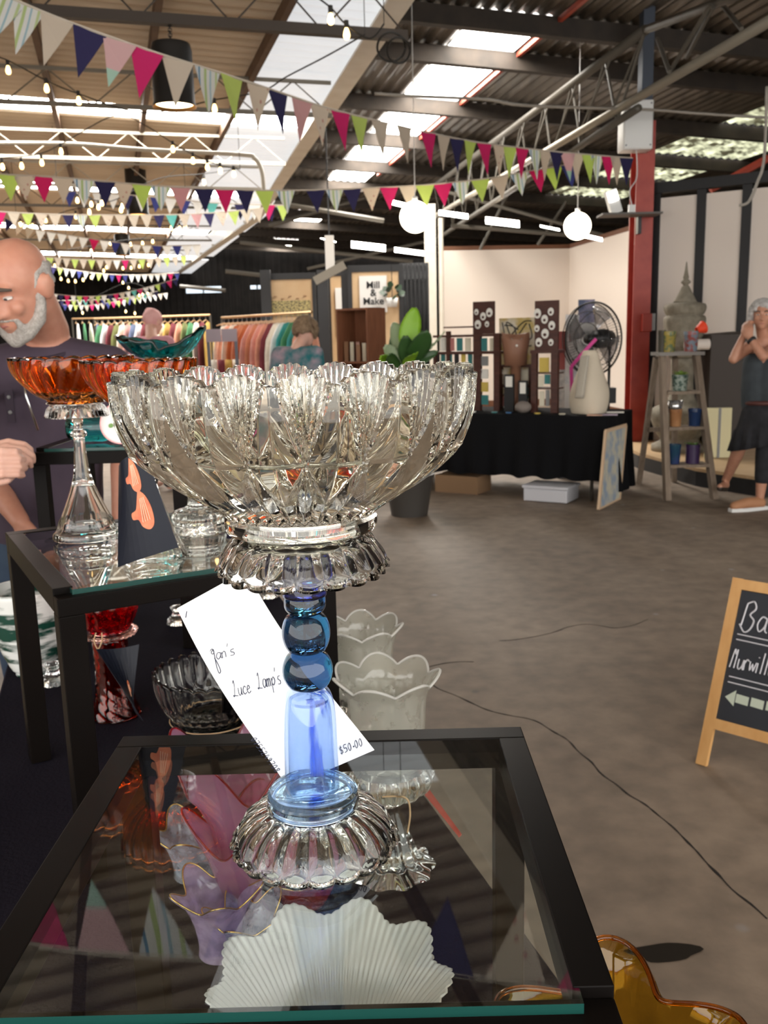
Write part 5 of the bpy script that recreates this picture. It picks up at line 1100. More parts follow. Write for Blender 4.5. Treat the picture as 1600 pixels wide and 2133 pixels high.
for x0, y0, x1, y1, w, b, m, dy, sd in ((848, 735, 864, 641, .088, .05, m_lb, 0, (1, .2, 0)), (862, 760, 884, 690, .10, -.03, m_ld, -.2, (1, -.2, .2)), (846, 740, 818, 672, .075, .05, m_lp, .1, (.8, 0, .5)), (842, 760, 802, 722, .06, .1, m_lp, -.1, (.5, 0, .9)), (836, 770, 820, 690, .07, .05, m_ld, .15, (1, 0, .2)), (862, 760, 912, 735, .05, .12, m_ld, 0, (.3, .2, 1)), (850, 765, 845, 700, .07, 0, m_ld, -.1, (1, 0, 0)), (870, 745, 925, 690, .03, .06, m_lp, .1, (.5, 0, .9)), (840, 768, 794, 745, .05, .1, m_lb, -.2, (.4, 0, 1)), (850, 768, 868, 740, .06, .1, m_lb, -.3, (1, 0, .4)), (836, 774, 812, 742, .05, .1, m_ld, -.3, (.7, 0, .7))):
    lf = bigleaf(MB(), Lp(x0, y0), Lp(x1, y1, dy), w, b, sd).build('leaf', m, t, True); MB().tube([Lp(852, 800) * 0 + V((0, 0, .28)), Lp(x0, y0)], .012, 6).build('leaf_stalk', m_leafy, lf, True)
# ---------- clothes rails
random.seed(21)
FAB = {'rust': (.42, .12, .04), 'terracotta': (.50, .20, .11), 'dusty pink': (.55, .28, .24), 'salmon': (.66, .30, .20), 'cream': (.66, .60, .50), 'teal': (.04, .26, .26), 'mustard': (.48, .30, .07), 'maroon': (.16, .03, .04), 'olive': (.16, .17, .06), 'slate blue': (.12, .15, .24), 'white': (.7, .68, .66), 'green': (.07, .22, .10)}
def rail(label, p0, p1, posts, m=None):
    t = thing('clothes_rail', label, 'rail', (p0.x, p0.y, 0)); o = t.location; m = m or M('copper_rail', (.55, .35, .18), .35, metal=.8)
    MB().tube([p0 - o, p1 - o], .014, 8).build('rail_bar', m, t)
    for u in posts:
        q = p0.lerp(p1, u) - o; MB().tube([V((q.x, q.y, 0)), q], .013, 8).build('post', MATS['dull_pipe'], t); MB().bar((q.x, q.y - .25, .015), (q.x, q.y + .25, .015), .03).build('foot', MATS['dull_pipe'], t)
    return t
def garment(fab, q, L, w, dirv, where, grp):
    d = V(dirv).normalized(); t = thing('garment', '%s garment %s' % (fab, where), 'garment', tuple(q), 0, grp); n = V((0, 0, 1)).cross(d)
    m = M('fabric_' + fab.replace(' ', '_'), FAB[fab], .9, noise_=(14, tuple(min(1, c * 1.35) for c in FAB[fab]), .2))
    ph = random.random() * 6
    P = lambda u, v, s: n * ((u - .5) * w * (.35 + .65 * min(1, v * 5)) * (1 + .25 * v)) + V((0, 0, -.07 - L * v - .03 * abs(u - .5) * (v < .2))) + d * (s * (.022 + .02 * sin(9 * u + ph) * v))
    MB().slab(lambda u, v: P(u, v, 1), 8, 6, .012).build('cloth', m, t, True)
    hg = MB().tube([n * -w * .3 + V((0, 0, -.075)), V((0, 0, -.045)), n * w * .3 + V((0, 0, -.075))], .006, 5).build('hanger', M('timber_hanger', (.55, .33, .16), .5), t)
    MB().tube([V((0, 0, -.045)), V((0, 0, 0)), V((.012, 0, .014))], .003, 4).build('hook', m_grey, hg)
p0, p1 = at(462, 662, 10.6), at(650, 658, 9.2); p1.z = p0.z
rail('copper clothes rail of rust and pink dresses beside the teal dressed person', p0, p1, (0, .98))
seq = ['cream', 'salmon', 'cream', 'rust', 'terracotta', 'rust', 'dusty pink', 'terracotta', 'dusty pink', 'salmon', 'maroon', 'cream', 'white', 'teal', 'green', 'teal', 'salmon']
dv = (p1 - p0)
nb = lambda s, i: 'between a %s and a %s one' % (s[i - 1], s[i + 1]) if 0 < i < len(s) - 1 else ('first beside a %s one' % s[1] if i == 0 else 'last beside a %s one' % s[-2])
for i, f in enumerate(seq): garment(f, p0.lerp(p1, .03 + .055 * i) - V((0, 0, .014)), .95, .40, (dv.x, dv.y + .5, 0), 'on the copper rail, ' + nb(seq, i), 'dresses on the copper rail')
p0, p1 = at(196, 664, 12.5), at(438, 660, 12.0); p1.z = p0.z
rail('long copper clothes rail behind the teal glass bowl', p0, p1, (0, .5, 1))
seq = ['green', 'white', 'maroon', 'olive', 'cream', 'dusty pink', 'slate blue', 'white', 'maroon', 'mustard', 'rust', 'cream', 'mustard', 'maroon', 'salmon', 'olive', 'green', 'cream', 'maroon', 'mustard']; dv = p1 - p0
for i, f in enumerate(seq): garment(f, p0.lerp(p1, .03 + .049 * i) - V((0, 0, .014)), .9, .40, (dv.x, dv.y + .3, 0), 'on the long rail, ' + nb(seq, i), 'clothes on the long rail')
p0, p1 = at(150, 664, 17), at(300, 664, 17); p1.z = p0.z
rail('farthest clothes rail of pale garments near the end wall', p0, p1, (0, 1))
seq = ['white', 'green', 'cream', 'slate blue', 'white', 'olive', 'cream', 'white', 'green', 'cream']; dv = p1 - p0
for i, f in enumerate(seq): garment(f, p0.lerp(p1, .05 + .09 * i) - V((0, 0, .014)), .9, .42, (dv.x, .6, 0), 'on the farthest rail, ' + nb(seq, i), 'clothes on the farthest rail')
# lilac grey display board with a shelf
a, b, c_ = at(428, 686, 9.8), at(492, 686, 9.8), at(460, 712, 9.8); t = thing('display_board', 'lilac grey display board with a framed shelf, beside the rust dresses', 'board', ((a.x + b.x) / 2, 9.8, 0)); w = b.x - a.x
MB().box((-w / 2, 0, c_.z), (-.004, .02, a.z)).build('panel', M('lilac_grey', (.36, .32, .36), .7), t); MB().box((.004, 0, c_.z), (w / 2, .02, a.z)).build('panel', MATS['lilac_grey'], t)
for x in (-w / 2, w / 2 - .03): MB().box((x, .02, 0), (x + .03, .06, a.z)).build('post', M('slate_frame', (.13, .15, .18), .6), t)
for zf in (.62, .95): MB().box((-w / 2, .0, zf), (w / 2, .25, zf + .02)).build('shelf', MATS['slate_frame'], t)
for i, f in enumerate(('cream', 'maroon', 'mustard', 'cream')):
    x = (a.x + b.x) / 2 - .12 + .08 * i; tag(MB().slab(lambda u, v: V((.06 * (u - .5), .02 * sin(6 * u), .27 * (1 - v))), 6, 3, .02).build('folded_scarf', M('fabric_' + f, FAB[f], .9), None, True, (x, 9.9, .975)), '%s scarf on the shelf under the lilac display board%s' % (f, ' by its post' if i == 3 else ''), 'scarf')
# ---------- chalk board
def chalkboard():
    b = onz(1451, 1590, 0); A = R_(CHA); h = V((cos(A), -sin(A), 0)); back = V((sin(A), cos(A), 0)); ln = math.tan(R_(CHT)); t = thing('chalkboard_sign', 'timber framed chalkboard sign standing on the concrete floor', 'sign', b); mt = M('honey_timber', (.55, .29, .10), .5, noise_=(4, (.66, .38, .15), .25, (6, 6, 1)))
    H_, Wd, f = CHH, .62, .036; upv = (V((0, 0, 1)) + back * ln); upv = upv / upv.z; n = h.cross(upv).normalized()
    P = lambda x, z, o=0: h * x + upv * z + n * o
    for nm, a, c_, w in (('stile', P(f / 2, 0), P(f / 2, H_), f), ('stile', P(Wd - f / 2, 0), P(Wd - f / 2, H_), f), ('rail', P(f, H_ - f / 2), P(Wd - f, H_ - f / 2), f), ('rail', P(f, .135), P(Wd - f, .135), f)):
        MB().bar(a, c_, w, .02, upv=tuple(n)).build(nm, mt, t)
    MB().prism([P(f, .15, -.002), P(Wd - f, .15, -.002), P(Wd - f, H_ - f, -.002), P(f, H_ - f, -.002)], n * .006).build('slate', M('slate_black', (.016, .019, .026), .6, noise_=(5, (.026, .03, .038), .3)), t)
    bk = back * (2 * ln * H_); 
    for x in (f / 2, Wd - f / 2): MB().bar(h * x + back * (2 * ln * H_ + .06) , P(x, H_ - .03) + back * .035, f, .02, upv=tuple(n)).build('rear_leg', mt, t)
    mc = M('chalk', (.62, .62, .66), .9); mc2 = M('green_chalk', (.50, .56, .46), .9)
    def wr(text, x, z, hh, m, r, adv=.62, sl=.12, xs=1):
        mb = MB(); strokes(mb, text, lambda a, b_: P(x + a, z + b_, .0055), hh, r, adv, sl, xs); tag(mb.build('chalk_lettering', m, t), kind='stuff')
    wr('Ba', .050, .445, .085, mc, .0028, .5, .1, .66); wr('Murwillu', .046, .318, .062, mc, .0022, .55, .12, .58)
    for z in (.425, .408, .29, .272): MB().tube([P(.052, z, .0055), P(.4, z - .004, .0055)], .0022, 5).build('chalk_line', mc, t)
    MB().prism([P(.052, .225, .0045), P(.085, .202, .0045), P(.085, .252, .0045)], n * .001).build('chalk_arrow', mc2, t)
    for i in range(6): MB().prism([P(.088 + .05 * i, .215, .0045), P(.130 + .05 * i, .213, .0045), P(.130 + .05 * i, .240, .0045), P(.088 + .05 * i, .242, .0045)], n * .001).build('chalk_dash', mc2, t)
CHA, CHT, CHH = 43, 22, .60
chalkboard()
# ================================================================ bunting and festoon lights
def pat(name, base, kind):
    m = M(name, base, .9); nt, p = nodes_of(m); L = nt.links; tc = nt.nodes.new('ShaderNodeTexCoord')
    tr = nt.nodes.new('ShaderNodeBsdfTranslucent'); mx = nt.nodes.new('ShaderNodeMixShader'); mx.inputs[0].default_value = .35
    out = nt.nodes['Material Output']; src = None
    if kind == 'stripe':
        sx = nt.nodes.new('ShaderNodeSeparateXYZ'); L.new(tc.outputs['UV'], sx.inputs[0]); cr = nt.nodes.new('ShaderNodeValToRGB'); cr.color_ramp.interpolation = 'CONSTANT'; e = cr.color_ramp.elements
        e[0].position = 0; e[0].color = (.62, .66, .68, 1); e[1].position = .14; e[1].color = (.12, .28, .42, 1)
        for po, co in ((.2, (.7, .7, .66)), (.36, (.45, .55, .25)), (.46, (.7, .7, .68)), (.58, (.35, .5, .55)), (.64, (.7, .7, .66)), (.8, (.5, .58, .3)), (.88, (.66, .68, .68))):
            x = e.new(po); x.color = (*co, 1)
        L.new(sx.outputs[0], cr.inputs[0]); src = cr.outputs[0]
    elif kind == 'dot':
        v = nt.nodes.new('ShaderNodeTexVoronoi'); v.inputs['Scale'].default_value = 5; L.new(tc.outputs['UV'], v.inputs['Vector']); cr = nt.nodes.new('ShaderNodeValToRGB'); e = cr.color_ramp.elements
        e[0].position = .22; e[0].color = (.50, .27, .22, 1); e[1].position = .3; e[1].color = (*base, 1); L.new(v.outputs['Distance'], cr.inputs[0]); src = cr.outputs[0]
    elif kind == 'two':
        sx = nt.nodes.new('ShaderNodeSeparateXYZ'); L.new(tc.outputs['UV'], sx.inputs[0]); cr = nt.nodes.new('ShaderNodeValToRGB'); cr.color_ramp.interpolation = 'CONSTANT'; e = cr.color_ramp.elements
        e[0].position = 0; e[0].color = (.42, .60, .50, 1); e[1].position = .38; e[1].color = (*base, 1); L.new(sx.outputs[1], cr.inputs[0]); src = cr.outputs[0]
    if src: L.new(src, p.inputs['Base Color']); L.new(src, tr.inputs[0])
    else: tr.inputs[0].default_value = (*base, 1)
    L.new(p.outputs[0], mx.inputs[1]); L.new(tr.outputs[0], mx.inputs[2]); L.new(mx.outputs[0], out.inputs[0]); return m
FLG = {'m': pat('magenta_cotton', (.62, .025, .16), ''), 'l': pat('lime_cotton', (.55, .66, .18), ''), 'n': pat('navy_cotton', (.035, .03, .10), ''), 'c': pat('calico_cotton', (.62, .54, .44), ''), 'f': pat('floral_cotton', (.66, .57, .46), 'dot'),
       's': pat('striped_cotton', (.65, .65, .63), 'stripe'), 'p': pat('pink_mint_cotton', (.68, .45, .45), 'two'), 'r': pat('rose_cotton', (.62, .36, .36), ''), 'a': pat('aqua_cotton', (.15, .50, .45), ''), 'w': pat('white_cotton', (.80, .78, .74), ''), 'b': pat('blue_cotton', (.06, .07, .26), '')}
m_tape = M('bunting_tape', (.52, .46, .38), .9)
FLAGM = {}
def bunting(label, pts, seq, pitch=.235, fw=.21, fh=.285, seed=0, xs=None):
    P = resample(smoothpath(pts, 10), 400); L = sum((b - a).length for a, b in zip(P, P[1:])); n = max(3, int(round(L / pitch))); Q = resample(P, n + 1)
    if xs:                                            # flags where the photograph shows them, gaps uneven as they are
        pxx = lambda p: 800 + FPX * (p - CAM).dot(rt) / (p - CAM).dot(fwd)
        C = [min(P, key=lambda p: abs(pxx(p) - x)) for x in xs]; n = len(C)
    t = thing('bunting', label, 'bunting', tuple(P[0])); o = t.location; rnd = random.Random(seed)
    MB().tube([p - o for p in P[::4]], .008, 5).build('tape', m_tape, t)
    for i in range(n):
        k = seq[i % len(seq)] if i < len(seq) else rnd.choice(seq)
        if xs: j = max(3, min(len(P) - 4, P.index(C[i]))); a, b = P[j - 3], P[j + 3]; c_ = C[i]
        else: a, b = Q[i], Q[i + 1]; c_ = (a + b) / 2
        d = (b - a).normalized(); ang = math.atan2(d.y, d.x); sl = math.asin(max(-1, min(1, d.z)))
        key = (k, fw, fh)
        if key not in FLAGM:
            w, h, e = fw / 2, fh, .0015; vs = [(-w, -e, 0), (w, -e, 0), (0, -e * 4, -h), (-w, e, 0), (w, e, 0), (0, e - e * 4, -h), (-w * .5, -e * 3, -h / 2), (w * .5, e * 3, -h / 2), (-w * .5, -e, -h / 2), (w * .5, e * 5, -h / 2)]
            me = bpy.data.meshes.new('flag'); me.from_pydata(vs, [], [(0, 1, 7, 6), (6, 7, 2), (3, 8, 9, 4), (8, 5, 9), (0, 3, 4, 1), (1, 4, 9, 7), (7, 9, 5, 2), (2, 5, 8, 6), (6, 8, 3, 0)]); uv = me.uv_layers.new(name='UVMap')
            for lp in me.loops: q = vs[lp.vertex_index]; uv.data[lp.index].uv = (q[0] / fw + .5, 1 + q[2] / fh)
            me.materials.append(FLG[k]); FLAGM[key] = me
        f = bpy.data.objects.new('flag', FLAGM[key]); COL.objects.link(f); f.parent = t; f.location = c_ - o + V((0, 0, -.004)); f.rotation_euler = (rnd.uniform(-.12, .12), -sl, ang + rnd.uniform(-.12, .12))
    return t
bunting('nearest bunting string crossing before the black hanging lamp to the red column', [at(-60, -42, 6.05), at(60, 12, 6.05), at(150, 48, 6.05), at(320, 108, 6.15), at(470, 155, 6.5), at(600, 198, 7.0), at(700, 230, 7.4), at(870, 271, 8.3), at(1000, 297, 9.1), at(1160, 316, 9.9), at(1325, 330, 10.55)],
        'sscnpmcslfnrfmlccmcnlmflmscnpclsmcn', seed=1, fw=.208, fh=.29, xs=[20, 58, 117, 185, 250, 308, 372, 430, 482, 538, 580, 630, 665, 710, 748, 790, 842, 893, 925, 952, 980, 1010, 1040, 1063, 1088, 1115, 1138, 1160, 1183, 1203, 1225, 1245, 1268, 1285, 1305])
bunting('bunting string level with the globe lamps, sagging under the valley beam', [at(-20, 362, 9.2), at(130, 370, 9.4), at(300, 385, 9.7), at(480, 395, 10), at(640, 396, 10.3), at(780, 391, 10.5), at(900, 384, 10.5), at(1020, 371, 10.5), at(1110, 355, 10.5), at(1190, 342, 10.5)], 'lfmcsnflsrnmnlsnsnfmclmslcsmlb', seed=2, fw=.205, fh=.24, xs=[20, 52, 88, 130, 175, 217, 258, 296, 335, 376, 425, 468, 510, 552, 595, 658, 698, 735, 772, 811, 850, 886, 923, 960, 1001, 1040, 1080, 1120, 1152, 1188])
bunting('bunting string of mixed colours below the level one, over the bald man', [at(-15, 440, 12.5), at(100, 446, 12.7), at(250, 448, 13), at(420, 445, 13.2), at(600, 428, 13.4)], 'mclfcnslfcccnacrnflccna', seed=3, pitch=.17, fw=.155, fh=.19)
bunting('mostly white bunting string bridging the second bright skylight band', [at(130, 398, 13.5), at(250, 405, 13.5), at(360, 414, 13.5), at(450, 423, 13.4), at(605, 428, 13.3)], 'bwwwnwbwbwawnwmlw', seed=4, pitch=.2, fw=.18, fh=.21)
bunting('white and magenta bunting string rising past the bald head', [at(-10, 445, 15.5), at(60, 474, 15.5), at(140, 489, 15.6), at(250, 506, 15.8), at(330, 512, 16), at(420, 510, 16)], 'mnfcwwwwwmwbwwwbwbwwwb', seed=5, pitch=.17, fw=.16, fh=.19)
bunting('cream and lime bunting string under the third bright skylight band', [at(95, 536, 19), at(180, 541, 19), at(280, 541, 19), at(390, 532, 19)], 'lcclclccwmcl', seed=6, pitch=.165, fw=.15, fh=.19)
bunting('blue and white bunting string in front of the dark end wall', [at(105, 555, 23), at(170, 565, 23), at(240, 572, 23), at(310, 572, 23), at(375, 568, 23)], 'nlwwbwwlwbmbwwww', seed=7, pitch=.16, fw=.14, fh=.18)
bunting('multicoloured far bunting string swooping up to the beam end', [at(108, 612, 27), at(170, 617, 27), at(230, 614, 27), at(300, 600, 27), at(370, 580, 27)], 'wnmwlmclwnmcwamww', seed=8, pitch=.18, fw=.165, fh=.21)
bunting('farthest bunting string, low against the dark end wall', [at(130, 634, 31), at(180, 636, 31), at(240, 628, 31), at(300, 618, 31), at(350, 610, 31)], 'bwlwcmwfbmlwb', seed=9, pitch=.18, fw=.16, fh=.2)
bunting('short far bunting string of white and navy behind the bald head', [at(110, 626, 29), at(180, 625, 29), at(260, 620, 29), at(330, 606, 29)], 'wnmlwarmblw', seed=10, pitch=.18, fw=.16, fh=.2)
def mirror(px, py, z): p = onz(px, py, 1.05); d = p - CAM; d.z = -d.z; return p + d * ((z - 1.05) / d.z)
bunting('overhead bunting string near the camera, seen only mirrored in the nearest glass top', [mirror(-60, 1935, 2.85), mirror(52, 1963, 2.83), mirror(260, 1985, 2.8), mirror(465, 1996, 2.78), mirror(700, 2010, 2.79), mirror(911, 2021, 2.81), mirror(1087, 2046, 2.83), mirror(1300, 2085, 2.88)], 'nmpsnccnfmnsnl', seed=11)
# ---------- festoon bulbs
m_bulb = M('warm_bulb', (1, .8, .5), .3, emit=BULB, ecol=(1, .62, .22)); m_sock = M('black_socket', (.02, .018, .015), .6)
PROTO = {}
def festoon(label, pts, bulbs):
    P = smoothpath([at(*p) for p in pts], 8); t = thing('festoon_lights', label, 'lights', tuple(P[0])); o = t.location
    MB().tube([p - o for p in P], .006, 5).build('cable', m_sock, t)
    for p in (P[0], P[-1]): MB().tube([p - o, V((p.x, p.y, max(4.1, p.z + .02))) - o], .004, 4).build('hanging_wire', m_sock, t)
    for b in bulbs:
        x, y, Y = b[:3]; q = at(x, y, Y); near = min(P, key=lambda p: (p - q).length)
        q.x, q.y = (q.x + 0), q.y
        if 'b' not in PROTO:
            m = MB(); m.lathe(interp([(.0001, -.045), (.015, -.040), (.023, -.020), (.019, .005), (.012, .024), (.011, .03)], 3) + [(0, .03)], 12); PROTO['b'] = m.build('bulb', m_bulb, t, True); PROTO['s'] = MB().tube([(0, 0, .028), (0, 0, .075)], .016, 8).build('socket', m_sock, PROTO['b'])
            bb, ss = PROTO['b'], PROTO['s']
        else:
            bb, ss = PROTO['b'].copy(), PROTO['s'].copy(); COL.objects.link(bb); COL.objects.link(ss); bb.parent = t; ss.parent = bb
        bb.location = q - o
        MB().tube([q - o + V((0, 0, .07)), near - o], .004, 4).build('drop', m_sock, t)
festoon('festoon of bulbs crossing below the tan roof, past the black hanging lamp', [(-30, 112, 8.6), (17, 126, 8.6), (97, 168, 8.6), (163, 195, 8.6), (300, 235, 8.6), (447, 208, 8.4), (545, 190, 8), (597, 160, 7.6), (680, 117, 7.2), (760, 72, 6.8)], [(17, 144, 8.6), (97, 182, 8.6), (164, 208, 8.6), (447, 224, 8.4)])
festoon('short festoon of two bulbs hanging by the top of the valley beam', [(640, -20, 6.6), (688, 15, 6.6), (720, 50, 6.6), (770, 80, 6.6), (800, 50, 6.6)], [(689, 37, 6.6), (722, 68, 6.6)])
festoon('festoon of bulbs along the white conduit', [(-20, 330, 10.4), (45, 326, 10.4), (90, 318, 10.4), (128, 300, 10.4), (240, 240, 10.2), (300, 260, 10.4), (360, 298, 10.4), (403, 322, 10.4), (460, 345, 10.4), (500, 352, 10.4)], [(5, 346, 10.4), (45, 344, 10.4), (87, 337, 10.4), (127, 314, 10.4), (360, 309, 10.4), (402, 333, 10.4), (432, 346, 10.4), (459, 354, 10.4), (487, 361, 10.4)])
festoon('festoon of clustered bulbs among the level bunting', [(120, 392, 12), (160, 400, 12), (210, 420, 12), (250, 412, 12), (330, 372, 12), (425, 362, 12), (500, 350, 12)], [(161, 416, 12), (190, 424, 12), (205, 430, 12), (212, 422, 12), (252, 436, 12), (186, 440, 12), (425, 378, 12), (255, 428, 12)])
festoon('festoon of bulbs low under the second skylight band', [(35, 460, 14), (70, 458, 14), (100, 452, 14), (185, 432, 14), (300, 455, 14), (390, 462, 14)], [(43, 466, 14), (68, 470, 14), (95, 458, 14), (305, 462, 14), (357, 474, 14), (374, 475, 14), (386, 470, 14), (158, 450, 14)])
festoon('festoon of bulbs in the third bright skylight band', [(140, 520, 17), (190, 512, 17), (260, 500, 17), (320, 495, 17), (380, 500, 17)], [(168, 528, 17), (190, 522, 17), (230, 506, 17), (297, 506, 17), (318, 502, 17), (272, 508, 17)])
festoon('festoon of bulbs around the far end of the tan roof', [(105, 545, 20), (160, 572, 20), (215, 555, 20), (255, 540, 20), (330, 545, 20)], [(114, 552, 20), (127, 580, 20), (142, 584, 20), (157, 585, 20), (173, 582, 20), (216, 563, 20), (222, 556, 20), (256, 558, 20), (273, 557, 20), (290, 554, 20), (309, 551, 20), (329, 545, 20), (190, 577, 20)])
festoon('farthest festoon of bulbs, low by the end wall', [(160, 640, 24), (260, 590, 24), (310, 605, 24), (265, 600, 24)], [(256, 588, 24), (268, 599, 24), (297, 613, 24), (308, 611, 24), (290, 615, 24), (172, 651, 24), (262, 648, 24), (281, 652, 24)])
# ---------- black high bay lamps
def highbay(label, x, yt, yb, hw, Y, glow, ytop):
    p = at(x, yb, Y); k = Y / FPX; t = thing('pendant_lamp', label, 'lamp', tuple(p)); h = at(x, yt, Y).z - p.z; r = hw * k; top = at(x, ytop, Y).z - p.z; mk = M('lamp_black', (.016, .015, .014), .4)
    MB().lathe([(r * 1.06, -.002), (r * 1.0, .03), (r * .98, h * .9), (r * .9, h), (0, h), (0, h - .01), (r * .88, h - .012), (r * .94, h * .9), (r * .96, .03), (r * 1.02, -.002)], 40, close=True).build('shade', mk, t, 'auto')
    MB().lathe([(0, .02), (r * .9, .02), (r * .5, .06), (0, .07)], 24).build('diffuser', glow, t, True)
    MB().lathe([(r * .92, .04), (r * 1.03, -.006), (r * 1.06, -.004), (r * .95, .045)], 40, close=True).build('rim', M('copper_rim', (.55, .3, .12), .3, metal=1), t, True)
    n = 9
    for i in range(n):
        z0, z1 = h + (top - h) * i / n, h + (top - h) * (i + 1.15) / n; w = .012; s = V((1, 0, 0)) if i % 2 else V((0, 1, 0)); MB().tube([V((0, 0, z0)) - s * w, V((0, 0, z0)) + s * w, V((0, 0, z1)) + s * w, V((0, 0, z1)) - s * w, V((0, 0, z0)) - s * w], .004, 5).build('chain_link', mk, t)
m_glow = M('lamp_glow', (1, .9, .6), .4, emit=14, ecol=(1, .82, .45))
Y1 = at(360, 42, 1).normalized(); Yh = (L16(0, v1, 0) + N16 * 0).y
v_ = onz(360, 42, 3.67); highbay('big black cylinder lamp on a chain from the brown truss', 364, 92, 222, 40, v_.y, m_glow, 44)
highbay('smaller black hanging lamp with copper rim above the second white bunting', 288, 345, 448, 21, 15, M('copper_glow', (1, .5, .15), .4, emit=3, ecol=(1, .45, .1)), 330)
highbay('far black hanging lamp before the third skylight band', 256, 488, 532, 15, 20.5, M('dim_glow', (1, .6, .3), .4, emit=2, ecol=(1, .5, .2)), 470)
# ---------- white globes
m_globe = M('lit_globe', (1, 1, 1), .3, emit=GLOBE, ecol=(1, .86, .62))
for x, y, r, Y, yt, l in ((865, 452, 31, 10.2, 250, 'larger lit white globe pendant beside the white post'), (1203, 471, 27, 11.6, 330, 'smaller lit white globe pendant close to the red column')):
    p = at(x, y, Y); k = Y / FPX; t = thing('globe_pendant', l, 'lamp', tuple(p)); MB().sphere((0, 0, 0), r * k, 32, 20).build('globe', m_globe, t, True); MB().tube([(0, 0, r * k * .97), (0, 0, r * k + .04)], .03, 12).build('cap', m_wb, t, True)
    q = at(x - 4, yt, Y) - p; MB().tube([V((0, 0, r * k + .03)), V((0, 0, 4.95 - p.z))], .005, 5).build('cord', m_wb, t)
# ---------- cables on the dark roof
tag(MB().tube(smoothpath([at(780, 195, 9), at(860, 200, 9), at(1010, 207, 9.3), at(1100, 220, 9.5), at(1340, 228, 10), at(1450, 236, 10), at(1600, 245, 10), at(1700, 246, 10)], 6), .014, 6).build('roof_cable', M('grey_cable', (.30, .27, .23), .5), None, True), 'sagging grey cable strung along the dark aisle roof', 'cable')
for k, (x, y) in enumerate(((830, 105), (815, 98))):
    tag(MB().tube([at(x + (24 + 5 * k) * cos(a), y + (30 + 4 * k) * sin(a) * .9, 7.0 + .1 * sin(a)) for a in [2 * pi * i / 30 for i in range(31)]], .009, 5).build('cable_coil', m_sock, None, True), 'coil of black cable hanging where the brown truss meets the beam%s' % (', inner loop' if k else ''), 'cable')
tag(MB().tube(smoothpath([at(1598, 180, 8), at(1592, 330, 8), at(1578, 380, 8), at(1560, 420, 8), at(1540, 428, 8)], 6), .012, 6).build('dangling_cable', MATS['grey_cable'], None, True), 'pale cable dangling before the white panelled wall', 'cable')
# ================================================================ people
def flesh(name, caps, mat, parent=None, vox=.012, sm=8, ells=(), loc=None):
    """one continuous skin over tapered limbs: caps = [[(point, radius), ...], ...]; ells = [(centre, (rx,ry,rz), matrix)]"""
    mb = MB(); o = V(loc) if loc is not None else V()
    for c in caps:
        for (p, r) in c: mb.sphere(V(p) - o, r, 14, 9)
        for (p, r), (q, s) in zip(c, c[1:]):
            if (V(p) - V(q)).length > 1e-4: mb.tube([V(p) - o, V(q) - o], [r, s], 14)
    for c, s, T in ells: mb.sphere(V(c) - o, 1, 18, 12, T=(T or Matrix()).to_3x3(), sc=s)
    ob = mb.build(name, mat, None); r = ob.modifiers.new('r', 'REMESH'); r.mode = 'VOXEL'; r.voxel_size = vox
    s = ob.modifiers.new('s', 'SMOOTH'); s.factor = .5; s.iterations = sm
    dg = bpy.context.evaluated_depsgraph_get(); me = bpy.data.meshes.new_from_object(ob.evaluated_get(dg)); old = ob.data; ob.modifiers.clear(); ob.data = me; bpy.data.meshes.remove(old); me.shade_smooth(); me.name = name
    if parent: ob.parent = parent
    elif loc is not None: ob.location = o
    return ob
def frame(f, upv=(0, 0, 1)):
    y = -V(f).normalized(); z = V(upv) - y * V(upv).dot(y); z.normalize(); x = y.cross(z)      # the face looks along -y
    return Matrix((x, y, z)).transposed()
def head_parts(c, F, s=1.0, jaw=1.0):
    """caps and ellipsoids of a head centred at c, F = frame (face looks along -y)"""
    P = lambda x, y, z: V(c) + F @ (V((x, y, z)) * s); E = []
    E.append((P(0, .012, .03), (.076 * s, .094 * s, .088 * s), F)); E.append((P(0, -.022, -.035), (.062 * s, .070 * s, .080 * s), F)); E.append((P(0, -.05, -.088), (.036 * s * jaw, .036 * s, .028 * s), F))
    E.append((P(.037, -.066, -.022), (.024 * s, .02 * s, .022 * s), F)); E.append((P(-.037, -.066, -.022), (.024 * s, .02 * s, .022 * s), F)); E.append((P(0, -.074, .034), (.052 * s, .018 * s, .014 * s), F))
    for sx in (-1, 1): E.append((P(.083 * sx, .014, -.004), (.011 * s, .024 * s, .035 * s), F)); E.append((P(.089 * sx, .024, .006), (.008 * s, .014 * s, .026 * s), F)); E.append((P(.066 * sx, .0, -.005), (.012 * s, .018 * s, .018 * s), F))
    caps = [[(P(0, -.083, .018), .009 * s), (P(0, -.100, -.012), .0125 * s), (P(0, -.112, -.028), .015 * s)], [(P(-.017, -.093, -.032), .010 * s), (P(.017, -.093, -.032), .010 * s)], [(P(-.024, -.080, -.058), .008 * s), (P(0, -.089, -.057), .009 * s), (P(.024, -.080, -.058), .008 * s)], [(P(-.02, -.080, -.069), .009 * s), (P(0, -.087, -.070), .010 * s), (P(.02, -.080, -.069), .009 * s)]]
    return caps, E, P
